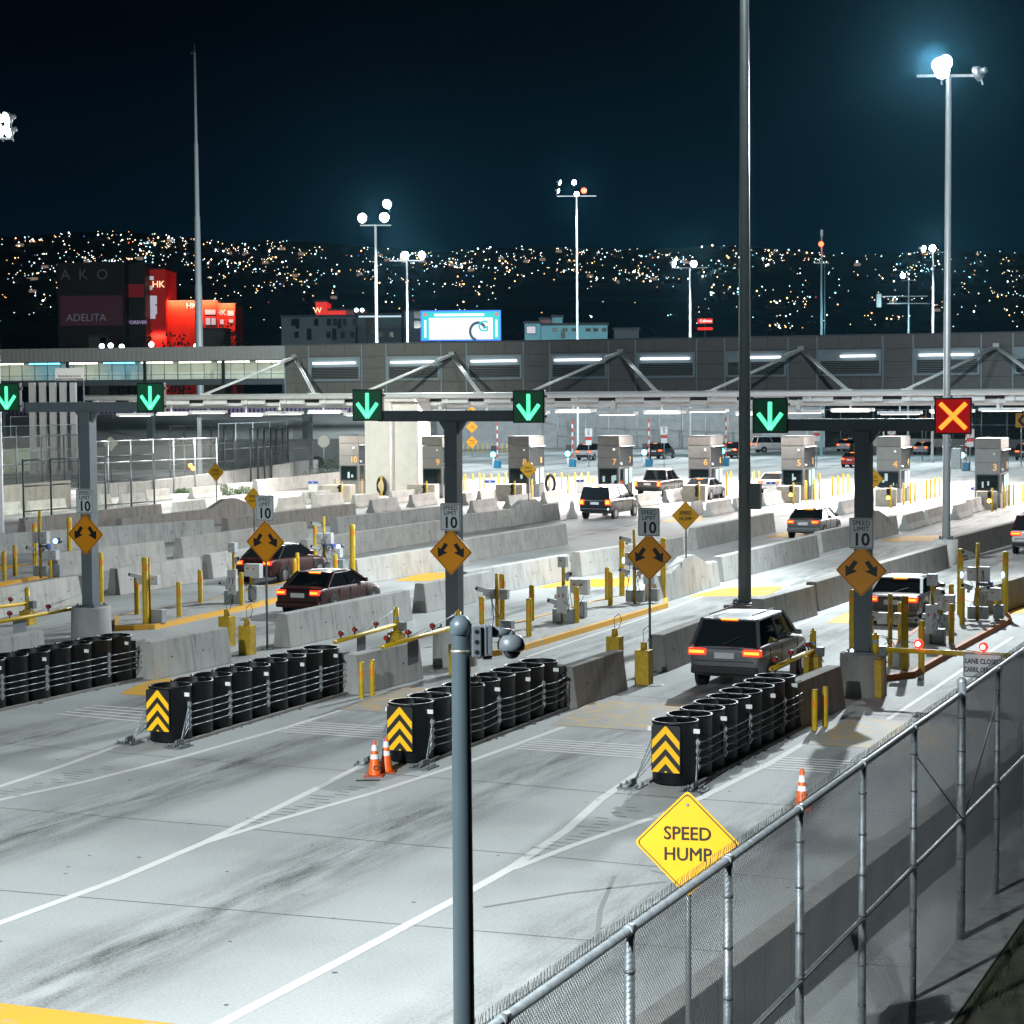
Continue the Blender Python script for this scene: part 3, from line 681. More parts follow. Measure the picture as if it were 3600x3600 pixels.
for nm, rows in (('barrels behind the dome camera', [(1271, 2321, 2454), (1309, 2315, 2445)]), ('barrels with red lit edges', [(2864, 2421, 2566), (2901, 2419, 2554)])):
    for i, (x, yt, yb) in enumerate(rows): bollard(f'thin yellow post, {"nearer" if i == 0 else "farther"} of the pair past the {nm}', x, yt, yb, .065, 'thin yellow post pairs')
FAR = {'booth 10': [(1180, 1683, 1705), (1271, 1683, 1735), (1315, 1678, 1729), (1341, 1677, 1744), (1366, 1674, 1723)],
 'booth 9': [(1468, 1683, 1703), (1563, 1683, 1736), (1631, 1678, 1726), (1635, 1669, 1688), (1661, 1667, 1687), (1687, 1664, 1721), (1701, 1670, 1718), (1727, 1669, 1687)],
 'booth 8': [(1753, 1665, 1701), (1771, 1685, 1702), (1778, 1663, 1701), (1869, 1685, 1754), (1909, 1679, 1731), (1926, 1667, 1685), (1931, 1677, 1731), (1950, 1664, 1685), (1975, 1661, 1726)],
 'booth 7': [(1997, 1667, 1734), (2022, 1664, 1716), (2045, 1661, 1683), (2068, 1660, 1699), (2082, 1682, 1699), (2183, 1678, 1709), (2220, 1674, 1697)],
 'booth 6': [(2536, 1674, 1720), (2555, 1659, 1743), (2570, 1655, 1680), (2650, 1659, 1692), (2670, 1656, 1680)],
 'booth 5': [(2833, 1689, 1762), (2862, 1685, 1757), (2880, 1661, 1755), (2927, 1675, 1743), (2946, 1672, 1741), (2964, 1668, 1739), (2981, 1665, 1734)],
 'booth 4': [(3177, 1700, 1775), (3201, 1698, 1771), (3217, 1695, 1766), (3257, 1686, 1755), (3272, 1684, 1752), (3287, 1680, 1749), (3302, 1677, 1744)],
 'booth 3': [(3529, 1709, 1786), (3548, 1705, 1780), (3563, 1703, 1777), (3596, 1700, 1766)]}
for nm, rows in FAR.items():
    for i, (x, yt, yb) in enumerate(rows): bollard(f'slim yellow bollard, {nth(i, len(rows))} in the cluster around {nm}', x, yt, yb, .075, 'slim bollards around the booths', False)
n = 0
DEL = [(x, 1549 - (x - 1610) * .02, 1592) for x in range(1612, 1790, 17)] + [(x, 1541, 1573) for x in range(1924, 2092, 15)] + [(x, 1532, 1568) for x in range(2226, 2372, 17)] + [(2563, 1529, 1556), (2574, 1533, 1558), (2594, 1529, 1556), (2660, 1532, 1552)]
for i, (x, yt, yb) in enumerate(DEL):
    grp = 'beyond booth 9' if x < 1800 else 'between booths 8 and 7' if x < 2100 else 'between booths 7 and 6' if x < 2400 else 'beyond booth 6'
    sub = [d[0] for d in DEL if ('beyond booth 9' if d[0] < 1800 else 'between booths 8 and 7' if d[0] < 2100 else 'between booths 7 and 6' if d[0] < 2400 else 'beyond booth 6') == grp]
    g = G(x, yb); o = MB().tube((0, 0, 0), (0, 0, 1.15), .055, .05, 8).build('delineator_post', YEL, loc=g)
    tag(o, f'thin plastic yellow delineator, {nth(sorted(sub).index(x), len(sub))} in the row {grp}', 'delineator', 'plastic delineator posts')
# ---------------------------------------------------------------- reader and camera masts
def camera_part(o, x, y, z, yaw, tilt=-.25, k=1.0):
    q = MB().box(-.06 * k, .06 * k, -.32 * k, .06 * k, -.06 * k, .06 * k).box(-.075 * k, .075 * k, -.36 * k, .02, .06 * k, .075 * k).tube((0, -.32 * k, 0), (0, -.36 * k, 0), .045 * k, n=10, m=1).box(-.03, .03, -.08, .0, -.16 * k, -.06 * k).build('camera', [LBOX, BLACK], o, (x, y, z))
    q.rotation_euler = (tilt, 0, yaw); return q
def mast(label, px, yt, yb, plan, z0=.15):
    g = G(px, yb, z0); h = min(ZA(g, yt) - z0, 3.4); o = thing('reader_mast', label, 'camera mast', g, -YAW, 'reader and camera masts')
    MB().tube((0, 0, 0), (0, 0, h), .06, n=12).build('pole', YELD, o)
    for kind, x, y, z, sx_, sy_, sz_ in plan:
        z *= h
        if kind == 'c': camera_part(o, x, y, z, sx_, -.3)
        else:
            m = LBOX if kind == 'b' else GBOX if kind == 'g' else GALD
            q = MB().box(-sx_, sx_, -sy_, sy_, -sz_, sz_).build('cabinet' if kind != 'r' else 'reader', m if kind != 'r' else mat('blue_reader', (.03, .08, .42), .4), o, (x, y, z), bevel=.012)
            MB().box(-sx_ * .8, sx_ * .8, -sy_ - .012, -sy_, -sz_ * .82, sz_ * .82).tube((sx_ * .6, -sy_ - .012, 0), (sx_ * .6, -sy_ - .03, 0), .02, n=6).build('hatch', m, q)
            if kind == 'b': MB().box(-sx_ * .4, sx_ * .0, -sy_ - .016, -sy_ - .0125, sz_ * .2, sz_ * .4).build('red_label', RED, q)
    mb = MB()
    for k in range(4):
        x0, z0_ = random.uniform(-.25, .25), h * random.uniform(.4, .75); x1, z1 = random.uniform(-.3, .3), h * random.uniform(.12, .35)
        mb.path([Vector((x0, -.08, z0_)), Vector(((x0 + x1) / 2 + .08, -.2, (z0_ + z1) / 2 - .12)), Vector((x1, -.1, z1))], .010, 5)
    mb.build('cable', BLACK, o); return o
PA = [('g', -.17, 0, .10, .13, .11, .20), ('g', .20, .02, .10, .14, .11, .20), ('g', .62, .3, .11, .16, .12, .22), ('b', -.17, 0, .60, .15, .10, .22), ('b', .20, .04, .60, .17, .12, .24), ('c', -.16, -.1, .85, -.9, 0, 0), ('c', -.22, -.1, .42, -.6, 0, 0), ('c', .2, -.1, .40, .7, 0, 0), ('b', .5, .2, .34, .20, .14, .20), ('r', .2, -.05, .47, .24, .05, .05), ('r', .42, -.05, .47, .07, .09, .09)]
PB = [('g', -.2, 0, .10, .15, .12, .22), ('g', .2, 0, .10, .17, .13, .24), ('b', 0, -.05, .94, .14, .11, .17), ('b', -.06, -.08, .36, .12, .09, .42), ('b', .1, -.1, .36, .07, .07, .46), ('c', .14, -.1, .72, .8, 0, 0), ('c', -.2, -.05, .30, -.7, 0, 0), ('b', -.24, 0, .40, .06, .06, .07), ('b', -.24, 0, .28, .06, .06, .07)]
PC = [('g', .12, 0, .24, .18, .14, .26), ('b', -.02, 0, .88, .20, .12, .22), ('b', .22, .02, .86, .18, .14, .25)]
PD = [('b', -.2, 0, .66, .14, .09, .15), ('b', .24, 0, .66, .14, .10, .15), ('g', .26, .15, .10, .20, .14, .22), ('c', -.3, -.1, .70, -.8, 0, 0)]
E = [('camera mast with glowing blue light on the island behind the swing gates', 144, 1795, 2032, PA), ('camera mast with blue light beside the tall bollards behind the red car', 1141, 1817, 2008, PA), ('thin camera mast hidden behind a tall bollard near the first gantry post', 526, 1960, 2190, PD),
     ('camera mast with small top box between the amber arrow sign and the first gantry', 824, 1912, 2121, PB), ('shorter mast with paired grey cabinets beside the amber arrow post', 884, 1989, 2114, PC), ('slim camera mast beside the tall bollard behind the dome camera', 1748, 2016, 2228, PD),
     ('camera mast with small top box in the middle of the orange kerbed island', 1982, 1961, 2189, PB), ('shorter mast with paired cabinets in the middle of the orange kerbed island', 2030, 2045, 2172, PC), ('camera mast behind the amber arrow sign on the slim post', 2231, 1861, 2121, PA),
     ('slim mast with two small boxes nearest the right gantry pedestal', 3129, 2087, 2342, PD), ('camera mast with small top box on the red kerbed island', 3278, 2023, 2262, PB), ('shorter mast with paired cabinets on the red kerbed island', 3309, 2103, 2215, PC), ('tall camera mast with two cabinets at the far end of the red kerbed island', 3436, 1909, 2181, PA)]
for e_ in E: mast(*e_)
def small_lamp(name, label, cat, px, py, d, r, m, group=None, arm=None):
    p = AT(px, py, d); o = MB().ball((0, 0, 0), r, 10).build(name, m, loc=p); tag(o, label, cat, group); return o
def blue_light(label, px, py, yb, r=.075):
    g = G(px, yb); d = PXL(g)[2]; p = AT(px, py, d - .35)
    o = thing('blue_light', label, 'lamp', p, -YAW, 'blue lights on the reader islands'); MB().ball((0, 0, 0), r, 12).build('lens', BLUEL, o); MB().tube((0, .02, 0), (0, .35, 0), r * 1.3, r * 1.1, 12).build('hood', DSTEEL, o)
blue_light('bright blue light on the mast behind the swing gates', 195, 1902, 2030, .10); blue_light('blue light on the mast behind the red car', 1190, 1921, 2008, .09)
for i, (px, py, yb, wh) in enumerate(((3381, 2021, 2178, 'the tall bollard beside the far camera mast'), (3526, 2021, 2178, 'the tall bollard at the island tip'), (2192, 1970, 2112, 'the tall bollard beside the slim arrow post'))):
    g = G(px, yb); d = PXL(g)[2]; p = AT(px, py, d - .12); o = MB().ball((0, 0, 0), .045, 10, sz=2.4).build('blue_strip_light', BLUEL, loc=p); tag(o, 'narrow upright blue light fixed to ' + wh, 'lamp', 'blue strip lights')
# ---------------------------------------------------------------- swing gates
def gate(label, px, yb, ytop, ypiv, ybox, tip, lights, sign=None, lit=False, words=None):
    g = G(px, yb); o = thing('swing_gate', label, 'swing gate', g, -YAW, 'yellow swing arm gates')
    zt, zp, zb = ZA(g, ytop), ZA(g, ypiv), ZA(g, ybox)
    inv = lambda p: Vector((p.dot(P) - g.dot(P), p.dot(L) - g.dot(L), p.z))
    MB().box(-.2, .2, -.2, .2, 0, zb).build('pedestal', YELD, o, bevel=.015)
    MB().tube((0, 0, zb), (0, 0, zb + .05), .16, n=12).tube((0, 0, zb), (0, 0, zt), .085, n=14).tube((0, 0, zt), (0, 0, zt + .05), .05, .02, n=10).build('pivot_post', YEL, o)
    MB().lathe([(.09, zp + .16), (.09, zp + .22)], 14).build('blue_band', mat('pale_blue_band', (.25, .38, .60), .4), o)
    MB().box(.10, .28, -.08, .12, zp - .16, zp + .08).path([Vector((.2, 0, zp - .16)), Vector((.32, -.1, zp - .3)), Vector((.16, -.1, zb + .1))], .012).build('motor_box', GALD, o)
    t = G(tip[0], tip[1], zp); q = inv(t); a = Vector((0, 0, zp)); dv = (q - a)
    MB().tube(a, q, .062, n=12).tube(q, q + dv.normalized() * .16, .062, .02, n=8).build('arm', YEL, o)
    MB().path([Vector((0, 0, zt)), a + dv * .55], .007, 5).path([Vector((0, 0, zt - .05)), a + dv * .85], .007, 5).build('stay_cable', GALD, o)
    for f in lights:
        c = a + dv * f; m = BEACON_HALO if lit else mat('red_lamp_glass', (.45, .02, .012), .2)
        k = MB().tube(c + UP * .06, c + UP * .12, .02, n=8).tube(c + UP * .19 + Vector((0, .07, 0)), c + UP * .19 + Vector((0, -.03, 0)), .07, .07, 14).build('warning_lamp', BLACK, o)
        MB().ball(tuple(c + UP * .19 + Vector((0, -.03, 0))), .115 if lit else .062, 12).build('lens', m, k)  # lit ball is oversized and red to stand in for the halo
        if lit: MB().ball(tuple(c + UP * .19 + Vector((0, -.105, 0))), .055, 12).build('bulb', BEACORE, k)
    if sign:
        f, w2, h, mm = sign; c = a + dv * f; c.z += .04; yv = dv.normalized()
        ang = math.atan2(yv.y, yv.x)
        if abs(ang) > math.pi / 2: ang += math.pi
        s = bpy.data.objects.new('hanging_sign', None)
        pl = MB().plate(rounded([(-w2, -h), (w2, -h), (w2, 0), (-w2, 0)], .04), -.085, -.080).build('sign_panel', mm, o); pl.location = c; pl.rotation_euler = (0, 0, ang)
        if words:
            MB().plate(rounded([(-w2 * .97, -h * .975), (w2 * .97, -h * .975), (w2 * .97, -h * .025), (-w2 * .97, -h * .025)], .04), -.0885, -.087).build('border', BLACK, pl)
            MB().plate(rounded([(-w2 * .935, -h * .945), (w2 * .935, -h * .945), (w2 * .935, -h * .055), (-w2 * .935, -h * .055)], .04), -.0925, -.090).build('field', mm, pl)
            for k, wd in enumerate(words): text(wd, .165, BLACK, pl, (0, -.096, -h * (.34 if k == 0 else .68)), bold=.03, sx=.80 if k == 0 else .66)
    return o, g
SG = mat('grey_sign_back', (.20, .225, .24), .45, .4)
gate('yellow swing gate with orange lamps in front of the first gantry pedestal', 307, 2240, 2080, 2130, 2153, (-120, 2207), (.34, .66), (.56, .34, .66, SG))
gate('yellow swing gate with red lamp along the white barrier by the picture edge', 98, 2196, 2068, 2121, 2148, (-160, 2152), (.24, .62))
gate('open yellow swing gate with dark sign, farther of the two behind the barrels', 1394, 2296, 2137, 2196, 2222, (1180, 2256), (.35, .7, .92), (.55, .3, .62, mat('dark_sign_sheet', (.075, .085, .10), .5)), words=None)
gate('open yellow swing gate with dark sign, nearer one beside the middle gantry pedestal', 1612, 2372, 2150, 2200, 2262, (1345, 2274), (.36, .68, .95), (.58, .33, .72, mat('dark_sign_back', (.045, .047, .06), .6)))
gate('yellow swing gate swung open beside the silver SUV', 2858, 2382, 2216, 2285, 2305, (2712, 2352), (.12, .55, .92), (.42, .3, .62, mat('brown_sign_back', (.10, .075, .07), .6)))
gate('closed yellow swing gate with lit red lamps and lane closed sign', 3077, 2449, 2230, 2282, 2317, (3600, 2308), (.30, .735), (.735, .47, .60, mat('front_lit_sign_sheet', (.86, .86, .90), .45)), True, ('LANE CLOSED', 'CARRIL CERRADO'))  # whiter sheet makes up for front light missing on this sign
def box_post(label, px, yt, yb, arm=True):
    g = G(px, yb); z = ZA(g, yt); o = thing('gate_pedestal', label, 'gate pedestal', g, -YAW, 'square yellow gate pedestals without an arm')
    MB().box(-.19, .19, -.19, .19, 0, z).build('box', YELD, o, bevel=.015); MB().tube((0, 0, z), (0, 0, z + .2), .085, n=12).build('stub', YELD, o)
    MB().box(-.13, .13, -.197, -.192, z * .25, z * .8).build('hatch', YELD, o)
    MB().path([Vector((0, 0, z + .2)), Vector((-.02, 0, z + .5)), Vector((.12, 0, z + .62)), Vector((.2, 0, z + .45)), Vector((.1, 0, z + .2))], .008, 5).build('loose_cable', BLACK, o)
box_post('square yellow gate pedestal beside the amber arrow post near the first barrels', 870, 2198, 2300); box_post('square yellow gate pedestal half hidden behind the concrete barrier', 799, 2166, 2270)
box_post('square yellow gate pedestal peeking over the brownish barrier', 2162, 2236, 2345); box_post('square yellow gate pedestal at the foot of the slim arrow post', 2264, 2284, 2406)
for lab, px, yb, t1, t2 in (('round access cover at the foot of a yellow gate pedestal', 2290, 2408, .34, .3), ('small drain cover in the closed lane', 3225, 2508, .14, .12)):
    tag(MB().lathe([(t1, .002), (t1, .010), (t2, .012), (.001, .012)], 24).build('access_cover', GALD, loc=G(px, yb)), lab, 'manhole cover')
# ---------------------------------------------------------------- foreground camera pole
g = AT(1632, 3600, 11.0); top = AT(1619, 2140, 11.0); g = Vector((top.x, top.y, 0)); zt = ZA(g, 2126)
o = thing('camera_pole', 'grey steel pole carrying a white dome camera in front of the chain link fence', 'camera pole', g, R(6))
MB().lathe([(.072, 0), (.0505, zt - .13)], 32).build('pole', mat('blue_grey_pole_paint', (.070, .096, .110), .38, .1, var=.06, scale=5), o)
MB().lathe([(.0505, zt - .16), (.059, zt - .155), (.059, zt - .105), (.052, zt - .09), (.030, zt - .062), (.001, zt - .055)], 32).build('cap', mat('pole_cap_paint', (.09, .12, .14), .4, .1), o)
zc = ZA(g, 2252)
q = MB().box(.055, .105, -.075, .045, zc - .085, zc + .085).build('bracket', mat('camera_white', (.115, .13, .145), .4), o, bevel=.006)
mb = MB()
for k in (-.055, 0, .055): mb.tube((.08, -.0755, zc + k), (.08, -.0775, zc + k), .012, n=12)
mb.build('screw_hole', BLACK, q)
for zz in (.05, -.06): MB().lathe([(.0535, zc + zz), (.0545, zc + zz + .001), (.0545, zc + zz + .012), (.0535, zc + zz + .013)], 24).build('strap', mat('stainless_strap', (.55, .50, .42), .4, .7), o)
MB().box(.105, .118, -.06, .07, zc - .08, zc + .075).box(.122, .136, -.06, .07, zc - .08, zc + .08).box(.136, .166, -.055, .06, zc - .072, zc + .085).build('mount', mat('camera_white', ()), o, bevel=.004)
MB().box(.118, .166, -.04, .04, zc - .1, zc - .08).tube((.16, 0, zc + .045), (.27, 0, zc + .034), .030, .024, 20).ball((.268, 0, zc + .032), .026, 14).build('wall_arm', mat('camera_white', ()), o)
cx_, cz_ = .272, zc - .045
dm = MB().lathe([(.02, .075), (.05, .068), (.068, .045), (.075, .018), (.074, -.005), (.066, -.012), (.058, -.014)], 32, (cx_, 0, cz_)).build('camera_housing', mat('camera_white', ()), o)
MB().lathe([(.053, -.012), (.050, -.03), (.036, -.05), (.016, -.060), (.001, -.062)], 28, (cx_, 0, cz_)).build('dome', mat('smoked_dome', (.015, .016, .018), .06, spec=.8, coat=.6), dm)
# ---------------------------------------------------------------- chain link fences
def wires(mb, p0, p1, z0a, z0b, hgt, pitch, r):
    """Two families of slanting wires between two fence posts."""
    d = (p1 - p0); ln = d.length; d = d / ln; k = -hgt
    def pt(s, t): return p0 + d * s + UP * (z0a + (z0b - z0a) * s / ln + t)
    while k < ln + hgt:
        for sg in (1, -1):
            # wire: s = k + t (sg 1) or s = k + hgt - t
            f = (lambda t: k + t) if sg > 0 else (lambda t: k + hgt - t)
            ts = [t for t in (0, hgt)]
            s0, s1 = f(0), f(hgt); t0, t1 = 0, hgt
            if s0 > s1: s0, s1, t0, t1 = s1, s0, t1, t0
            if s1 <= 0 or s0 >= ln: continue
            if s0 < 0: t0 += (t1 - t0) * (-s0) / (s1 - s0); s0 = 0
            if s1 > ln: t1 = t0 + (t1 - t0) * (ln - s0) / (s1 - s0); s1 = ln
            if s1 - s0 < .03: continue
            off = d.cross(UP) * (r * .8 * sg); mb.tube(pt(s0, t0) + off, pt(s1, t1) + off, r, n=3, caps=False)
        k += pitch
def fence(label, posts, hgt, m, wm, pitch, r, pr, rails, z0=0.0, group='chain link fences'):
    g0 = posts[0]; o = thing('chain_link_fence', label, 'fence', Vector((g0.x, g0.y, 0)), 0, group); b = Vector((g0.x, g0.y, 0))
    for i, p in enumerate(posts):
        MB().tube((0, 0, 0), (0, 0, hgt), pr, n=10).ball((0, 0, hgt), pr * 1.1, 8).build('post', m, o, p - b)
    for p, q in zip(posts, posts[1:]):
        for f in rails: MB().tube(p - b + UP * hgt * f, q - b + UP * hgt * f, pr * .7, n=8).build('rail', m, o)
    mb = MB()
    for p, q in zip(posts, posts[1:]): wires(mb, p - b, q - b, 0, 0, hgt, pitch, r)
    mb.build('wire_mesh', wm, o); return o
WIRE = mat('zinc_wire', (.05, .054, .057), .55, .3); DWIRE = mat('dark_wire', (.03, .035, .035), .6, .3)
B0 = G(3376, 3326); hf = 3.43
ts = [-18, -15.4, -13.0, -10.5, -8.15, -5.57, -2.97, 0, 2.7, 5.3, 7.9, 10.5]
o = thing('chain_link_fence', 'galvanised fine mesh fence running diagonally through the foreground', 'fence', B0, -YAW)
for i, t in enumerate(ts):
    r = .062 if t == 0 else .042; hh = hf + (.16 if t == 0 else -.02)
    q = MB().tube((0, 0, -.05), (0, 0, hh), r, n=16).ball((0, 0, hh), r * 1.08, 12).build('post', GALV, o, (0, t, 0))
    mb = MB()
    for z in (.35, .75, 1.2, 1.75, 2.2, 2.65, 3.1): mb.tube((0, 0, z), (0, 0, z + .02), r + .006, n=12)
    mb.build('tie_band', GALD, q)
tube_y = lambda z, r: MB().tube((0, ts[0], z), (0, ts[-1], z), r, n=12)
tube_y(hf, .036).build('top_rail', GALV, o); tube_y(1.72, .028).build('middle_rail', GALV, o); tube_y(.07, .030).build('bottom_rail', GALV, o)
for k, t in enumerate(ts): MB().tube((0, t - .06, hf), (0, t + .06, hf), .045, n=12).build('rail_clip', GALV, o)
MB().tube((.03, -2.97, hf - .35), (.03, 0, 1.72), .010, n=6).tube((.03, 2.7, hf - .35), (.03, 0, 1.72), .010, n=6).build('truss_rod', GALD, o)
mb = MB(); wires(mb, Vector((-.045, ts[0], 0)), Vector((-.045, ts[-1], 0)), .05, .05, hf - .02, .044, .0030); mb.build('wire_mesh', WIRE, o)
mb = MB(); k = ts[0]
while k < ts[-1]:
    mb.tube((-.045, k, hf - .02), (-.045 + random.uniform(-.01, .01), k + .03, hf + .10), .0022, n=3, caps=False); mb.tube((-.045, k, hf + .10), (-.045, k + .03, hf - .02), .0016, n=3, caps=False); k += .055
mb.build('wire_ends', WIRE, o)
# mow strip and lawn on the near side of the fence
q = MB().box(-.22, .62, -24, 14, -.2, .10).build('mow_strip', CON, loc=B0, rz=-YAW, bevel=.02); struct(q)
struct(MB().box(.62, 40, -26, 14, -.2, .07).build('lawn', mat('soil', (.06, .056, .036), .95, var=.4, scale=3), loc=B0, rz=-YAW))
mb = MB()
for k in range(9000):
    x = .66 + random.random() ** 1.5 * 4; y = random.uniform(-14, 4)
    if math.sin(x * 2.1 + y * .9) + math.sin(y * 1.7 - x) + random.uniform(-1, 1) < -.4: continue
    a = random.uniform(0, 6.28); h = random.uniform(.03, .10); w2 = .006; c_, s_ = math.cos(a), math.sin(a)
    mb.poly([(x - c_ * w2, y - s_ * w2, .07), (x + c_ * w2, y + s_ * w2, .07), (x + random.uniform(-.05, .05), y + random.uniform(-.05, .05), .07 + h)])
stuff(mb.build('grass', mat('grass_blade', (.06, .125, .028), .7, var=.4, scale=2), loc=B0, rz=-YAW), 'short patchy grass beside the mow strip of the foreground fence', 'grass')
# ---------------------------------------------------------------- traffic cones
def cone(label, px, yb, h=.70, word=None, blue=False):
    o = thing('traffic_cone', label, 'traffic cone', G(px, yb), R(random.uniform(-20, 20)), 'orange traffic cones'); R0, R1 = .135, .032
    rr = lambda z: R0 + (R1 - R0) * z / h
    MB().box(-.19, .19, -.19, .19, 0, .03).build('base', mat('cone_base', (.42, .05, .006), .6, var=.4, scale=12), o, bevel=.012)
    MB().lathe([(rr(.03), .03), (rr(h - .015), h - .015), (R1 * .6, h), (.001, h)], 24).build('body', ORG, o)
    for z0, z1 in ((.34, .43), (.50, .62)): MB().lathe([(rr(z0) + .003, z0), (rr(z1) + .003, z1)], 24).build('white_collar', mat('cone_reflective', (.78, .76, .76), .4), o)
    if blue: MB().poly([(-.036, -.030, .56), (-.012, -.046, .57), (-.008, -.040, h - .02), (-.028, -.028, h - .02)]).build('blue_tape', mat('blue_tape', (.02, .12, .55), .4), o)
    if word: text(word, .13, BLACK, o, (.055, -rr(.17) - .012, .17), bold=.02)
cone('orange cone with two white collars and black letters beside the barrels', 1317, 2727, .70, 'CI', True); cone('orange cone with two white collars touching the chevron barrel', 1358, 2714, .70, None, True)
cone('single orange cone behind the chain link fence', 2820, 2845, .74)
mb = MB().box(-.22, .22, -.02, .02, 0, .02).box(-.1, .25, .0, .03, .0, .012); tag(mb.build('rubber_scrap', RUB, loc=G(1292, 2745), rz=R(4)), 'strip of torn black rubber lying in front of the cones', 'debris')
# ---------------------------------------------------------------- booths
BWALL = mat('booth_metal_panel', (.24, .235, .225), .42, .35, var=.12, scale=2); BTOP = mat('booth_top_panel', (.17, .16, .148), .5, .2, var=.15, scale=3)
BSIDE = mat('booth_side_panel', (.15, .15, .155), .16, .75, var=.08, scale=2)
NUM = glow('booth_number', (1.0, .52, .14), .75); BGLASS = mat('booth_glass', (.008, .014, .015), .06, spec=.6); LIT = glow('lit_interior_and_reflection', (.70, .95, .95), .42)
def booth(num, px, yb, extra):
    g = G(px, yb); o = thing('inspection_booth', f'grey inspection booth numbered {num} in orange, {extra}', 'booth', g, -YAW, 'numbered inspection booths'); Wd, D, Hh = 1.62, 2.8, 4.35
    MB().box(-Wd, 0, 0, D, 0, 3.72).build('wall', BWALL, o, bevel=.02)
    MB().box(-Wd - .01, .01, -.01, D + .01, 3.74, Hh).build('parapet', BTOP, o, bevel=.02)
    MB().box(-Wd - .02, .02, -.02, D + .02, Hh, Hh + .05).build('coping', DSTEEL, o)
    MB().box(-Wd + .02, -.02, -.008, -.002, 1.86, 1.885).box(-Wd + .02, -.02, -.008, -.002, 2.85, 2.87).build('panel_joint', DSTEEL, o)
    MB().box(.002, .012, .02, D, 2.2, 3.7).build('side_panel', BSIDE, o)
    fr = MB().box(-Wd + .10, -.10, -.05, -.003, .98, 1.04).box(-Wd + .10, -.10, -.05, -.003, 2.06, 2.12).box(-Wd + .10, -Wd + .16, -.05, -.003, 1.04, 2.06).box(-.16, -.10, -.05, -.003, 1.04, 2.06).build('front_window', DSTEEL, o)
    MB().box(-Wd + .16, -.16, -.02, -.006, 1.04, 2.06).build('pane', BGLASS, fr)
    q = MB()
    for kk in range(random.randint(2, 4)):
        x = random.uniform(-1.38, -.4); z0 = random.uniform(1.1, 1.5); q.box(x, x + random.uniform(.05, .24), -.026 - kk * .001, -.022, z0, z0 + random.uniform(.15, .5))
    if num != 9: q.build('painted_reflection', LIT, fr)  # glowing chips paint bright reflections on the front pane
    dr = MB().box(.003, .05, .95, 1.75, .05, 2.15).build('door', DSTEEL, o); MB().box(.05, .056, 1.03, 1.67, .95, 2.05).build('pane', LIT, dr); MB().box(.05, .09, 1.04, 1.07, 1.0, 1.15).build('handle', GALV, dr)
    for y0, y1 in ((.12, .82), (1.9, 2.7)):
        wn = MB().box(.003, .03, y0, y1, .95, 2.15).build('side_window', DSTEEL, o); MB().box(.03, .036, y0 + .06, y1 - .06, 1.0, 2.1).build('pane', LIT if y0 > 1 else BGLASS, wn)
    MB().box(.0, .14, .1, D, 3.62, 3.69).build('side_visor', WHT, o)
    for x, y, z in ((-.38, -.05, 3.42), (.06, .25, 2.42)): MB().ball((0, 0, 0), .085, 12).tube((0, 0, 0), (0, .05, 0), .05, n=10).build('dome_camera', WHT, o, (x, y, z))
    text(str(num), .60, NUM, o, (-.36 if num < 10 else -.42, -.012, 2.55), 'booth_number', bold=.02)
    text(str(num), .60, NUM, o, (.018, 2.2, 2.62), 'booth_number', rot=(math.pi / 2, 0, math.pi / 2), bold=.02)
    return g
BO = [(10, 1262, 1736, 'farthest along and left of the white pier'), (9, 1556.6, 1751, 'between the white pier and the gantry post'), (8, 1861, 1751, 'behind a yellow speed hump diamond'), (7, 2177, 1752, 'behind the black pickup'),
      (6, 2498, 1755, 'beside the dark tall lamp post'), (5, 2827, 1760, 'right of the dark tall lamp post'), (4, 3166, 1768, 'between right gantry and white pole'), (3, 3517, 1786, 'closest to the picture edge')]
for b_ in BO: booth(*b_)
BLK2 = [(10, 1133, 1762, 1232, 0), (9, 1430, 1760, 1529, 0), (8, 1742, 1760, 1837, 0), (6, 2400, 1764, 2480, 0), (5, 2731, 1768, 2811, 1), (4, 3076, 1780, 3152, 1), (3, 3434, 1792, 3506, 1)]
for n_, x1, yb, x2, lit in BLK2:
    a, b2 = G(x1, yb), G(x2, yb); c = (a + b2) / 2; wd = (b2 - a).length
    tag(MB().box(-wd / 2, wd / 2, 0, 1.4, 0, 1.12).build('concrete_block', mat('tan_concrete', (.44, .39, .33), .85, var=.2, scale=2, bump=.1), loc=c, rz=-YAW * .5, bevel=.03), f'square concrete block guarding booth {n_}', 'concrete block', 'blocks before the booths')
    p = G(x1 + (x2 - x1) * .66, yb + 6); o = thing('traffic_light', f'small {"lit amber" if lit else "dark"} two lamp traffic light on a yellow post before booth {n_}', 'traffic light', p, -YAW, 'small traffic lights before the booths')
    MB().tube((.1, 0, 0), (.1, 0, 1.45), .06, n=10).build('post', YEL, o); MB().box(-.16, .04, -.06, .06, .45, 1.25).build('housing', BLACK, o, bevel=.02)
    for k, z in enumerate((1.05, .65)):
        MB().tube((-.06, -.061, z), (-.06, -.085, z), .125 if lit and k else .085, n=12).build('lens', AMBER if lit and k else mat('dark_lens', (.03, .01, .01), .2), o); MB().lathe([(.1, 0), (.1, .14)], 12).build('hood', BLACK, o, (-.06, -.061, z)).rotation_euler = (math.pi / 2, 0, 0)
